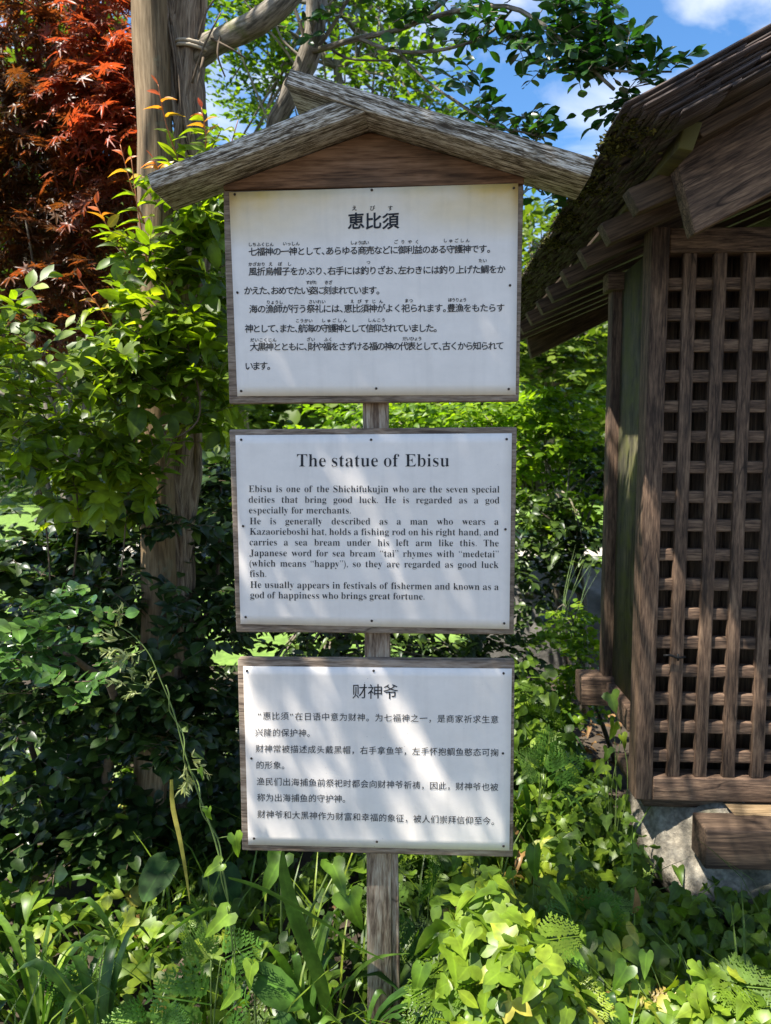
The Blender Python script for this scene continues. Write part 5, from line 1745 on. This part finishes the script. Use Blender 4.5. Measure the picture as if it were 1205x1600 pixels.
yam('ivy-leaved creeper hanging down the shrine stone', wpt(1010, 1420, 2.0), [(wpt(1055, 1385, 1.98), (0.2, -0.5, -0.7), 0.06), (wpt(1090, 1400, 1.95), (0.5, -0.5, -0.7), 0.055), (wpt(1030, 1340, 2.05), (-0.1, -0.5, -0.8), 0.05), (wpt(1135, 1420, 1.92), (0.1, -0.5, -0.8), 0.05), (wpt(1165, 1450, 1.9), (0.3, -0.5, -0.8), 0.05)], IVY, 'cover')
yam('pale-leaved creeper running up the shrine corner', wpt(960, 1330, 2.25), [(wpt(955, 1085, 2.3), (0.1, -0.5, -0.8), 0.06), (wpt(960, 1130, 2.3), (-0.2, -0.5, -0.8), 0.06), (wpt(950, 1170, 2.28), (-0.2, -0.5, -0.8), 0.065), (wpt(945, 1195, 2.25), (-0.6, -0.5, -0.4), 0.05), (wpt(965, 1215, 2.25), (0.3, -0.5, -0.8), 0.06), (wpt(972, 1150, 2.28), (0.3, -0.5, -0.8), 0.05), (wpt(970, 1250, 2.2), (-0.1, -0.5, -0.8), 0.05)], HEART2, 'cover')

# fallen dry leaf
f = Fol()
p = wpt(985, 1430, 1.72)
f.add(OV2, p, (0.3, -0.4, 0.8), (0.5, -0.7, 0.4), 0.07)
f.build('dry_leaf', M['dry'], None, origin=p, label='curled brown dry leaf caught on the ground cover below the shrine stone', cat='leaf')

# the mass of ground cover, nobody could count it
f = Fol()


def cover(n, x0, x1, y0, y1, h, tpl, smin, smax, seed, dens=None):
    g = np.random.default_rng(seed)
    x = g.uniform(x0, x1, n)
    y = g.uniform(y0, y1, n)
    if dens is not None:
        k = g.random(n) < dens(x, y)
        x, y = x[k], y[k]
    n = len(x)
    hh = h * (0.65 + 0.35 * np.sin(7 * x + 2) * np.sin(6 * y + 1)) * (0.35 + 0.65 * g.random(n) ** 0.6)
    hh = hh * np.where((x > 0.5) & (y > 1.5), 0.55, 1.0)
    # keep clear of the post, the sign boards and the shrine
    P = np.stack([x, y, gz(x, y) + hh], 1)
    ok = ~((x > 0.66) & (y > 2.05)) & ~((np.abs(x + 0.02) < 0.045) & (np.abs(y - 1.54) < 0.06))
    P = P[ok]
    m = len(P)
    a = g.uniform(0, 2 * np.pi, m)
    D = np.stack([np.cos(a), np.sin(a) * 0.8 - 0.45, g.uniform(-0.8, 0.1, m)], 1)
    U = np.array([-0.1, -0.45, 1.0]) + g.normal(size=(m, 3)) * 0.35
    f.add(tpl, P, D, U, g.uniform(smin, smax, m), np.clip(g.random(m) * 0.8 + 0.25 * np.sin(5 * P[:, 0] + 3 * P[:, 1]), 0, 1))


for k, (tpl, n, a, b, h) in enumerate([(HEART, 480, 0.035, 0.07, 0.34), (IVY, 800, 0.03, 0.06, 0.34), (OV, 700, 0.035, 0.075, 0.36), (HEART2, 420, 0.035, 0.075, 0.36), (ROUND, 380, 0.025, 0.05, 0.32), (FROND, 130, 0.10, 0.15, 0.34), (TRIF, 700, 0.04, 0.07, 0.38), (AKEBIA, 300, 0.04, 0.07, 0.34)]):
    cover(n, -0.12, 1.15, 1.22, 2.3, h, tpl, a, b, 40 + k)
    cover(int(n * 0.55), 0.1, 0.66, 2.1, 3.4, h * 1.7, tpl, a, b * 1.1, 60 + k)
    cover(int(n * 0.65), -2.1, -0.05, 1.45, 2.9, h * 0.75, tpl, a, b, 80 + k)
for k, (tpl, n, a_, b_) in enumerate([(HEART2, 260, 0.035, 0.075), (IVY, 420, 0.03, 0.06), (OV, 300, 0.03, 0.07), (TRIF, 260, 0.04, 0.07), (HEART, 200, 0.035, 0.07), (FROND, 90, 0.09, 0.14), (AKEBIA, 90, 0.04, 0.06)]):
    g = np.random.default_rng(140 + k)
    x, y = g.uniform(0.06, 0.95, n), g.uniform(1.26, 1.52, n)
    hh = np.interp(x, [0.05, 0.2, 0.45, 0.95], [0.56, 0.56, 0.40, 0.26]) * (0.82 + 0.18 * np.sin(13 * x + 4 * y)) * (0.3 + 0.7 * g.random(n) ** 0.55)
    an = g.uniform(0, 2 * np.pi, n)
    f.add(tpl, np.stack([x, y, gz(x, y) + hh], 1), np.stack([np.cos(an), np.sin(an) * 0.8 - 0.4, g.uniform(-0.8, 0.2, n)], 1), np.array([-0.1, -0.4, 1.0]) + g.normal(size=(n, 3)) * 0.45, g.uniform(a_, b_, n), np.clip(g.random(n) * 0.8 + 0.2, 0, 1))
for k, tpl in enumerate((IVY, HEART, ROUND)):
    g = np.random.default_rng(100 + k)
    n = 420
    x, y = g.uniform(0.42, 1.35, n), g.uniform(1.55, 2.15, n)
    x[:130], y[:130] = g.uniform(0.42, 0.7, 130), g.uniform(2.1, 2.7, 130)
    z = gz(x, y) + g.uniform(0.03, 0.20, n) * np.where(y > 2.0, 0.8, 1.0)
    a = g.uniform(0, 2 * np.pi, n)
    f.add(tpl, np.stack([x, y, z], 1), np.stack([np.cos(a), np.sin(a) * 0.8 - 0.5, g.uniform(-0.8, 0.1, n)], 1), np.array([-0.1, -0.5, 1.0]) + g.normal(size=(n, 3)) * 0.35, g.uniform(0.03, 0.058, n), g.random(n) * 0.75)
g_ = np.random.default_rng(5)
for k in range(420):
    x, y = g_.uniform(-0.9, 1.0), g_.uniform(1.3, 2.4)
    if x > 0.62 and y > 1.95:
        continue
    b = np.array([x, y, float(gz(x, y))])
    a = g_.uniform(0, 6.28)
    l = g_.uniform(0.2, 0.42)
    d = np.array([math.cos(a), math.sin(a), 0])
    f.strip(smooth_path([b, b + d * l * 0.15 + np.array([0, 0, l * 0.6]), b + d * l * 0.5 + np.array([0, 0, l * 0.85])], 6), [0.002, 0.003, 0.0004], np.cross(d, (0, 0, 1)), g_.random() * 0.9)
x, y = g_.uniform(0.40, 0.68, 260), g_.uniform(1.75, 2.6, 260)
an = g_.uniform(0, 6.28, 260)
f.add(IVY, np.stack([x, y, gz(x, y) + g_.uniform(0.04, 0.3, 260)], 1), np.stack([np.cos(an), np.sin(an) - 0.4, g_.uniform(-0.8, 0, 260)], 1), np.array([-0.1, -0.5, 1]) + g_.normal(size=(260, 3)) * 0.3, g_.uniform(0.035, 0.06, 260), g_.random(260) * 0.8)
lit = Fol()
n = 1500
x, y = g_.uniform(-1.6, 1.3, n), g_.uniform(1.2, 4.0, n)
lit.add(OV2, np.stack([x, y, gz(x, y) + g_.uniform(0.004, 0.03, n)], 1), rdir(n, -0.15, 0.15), np.array([0, 0, 1]) + g_.normal(size=(n, 3)) * 0.4, g_.uniform(0.03, 0.06, n))
lit.build('leaf_litter', M['dry'], None, kind='stuff')
f.build('ground_cover', M['cover'], None, kind='stuff')
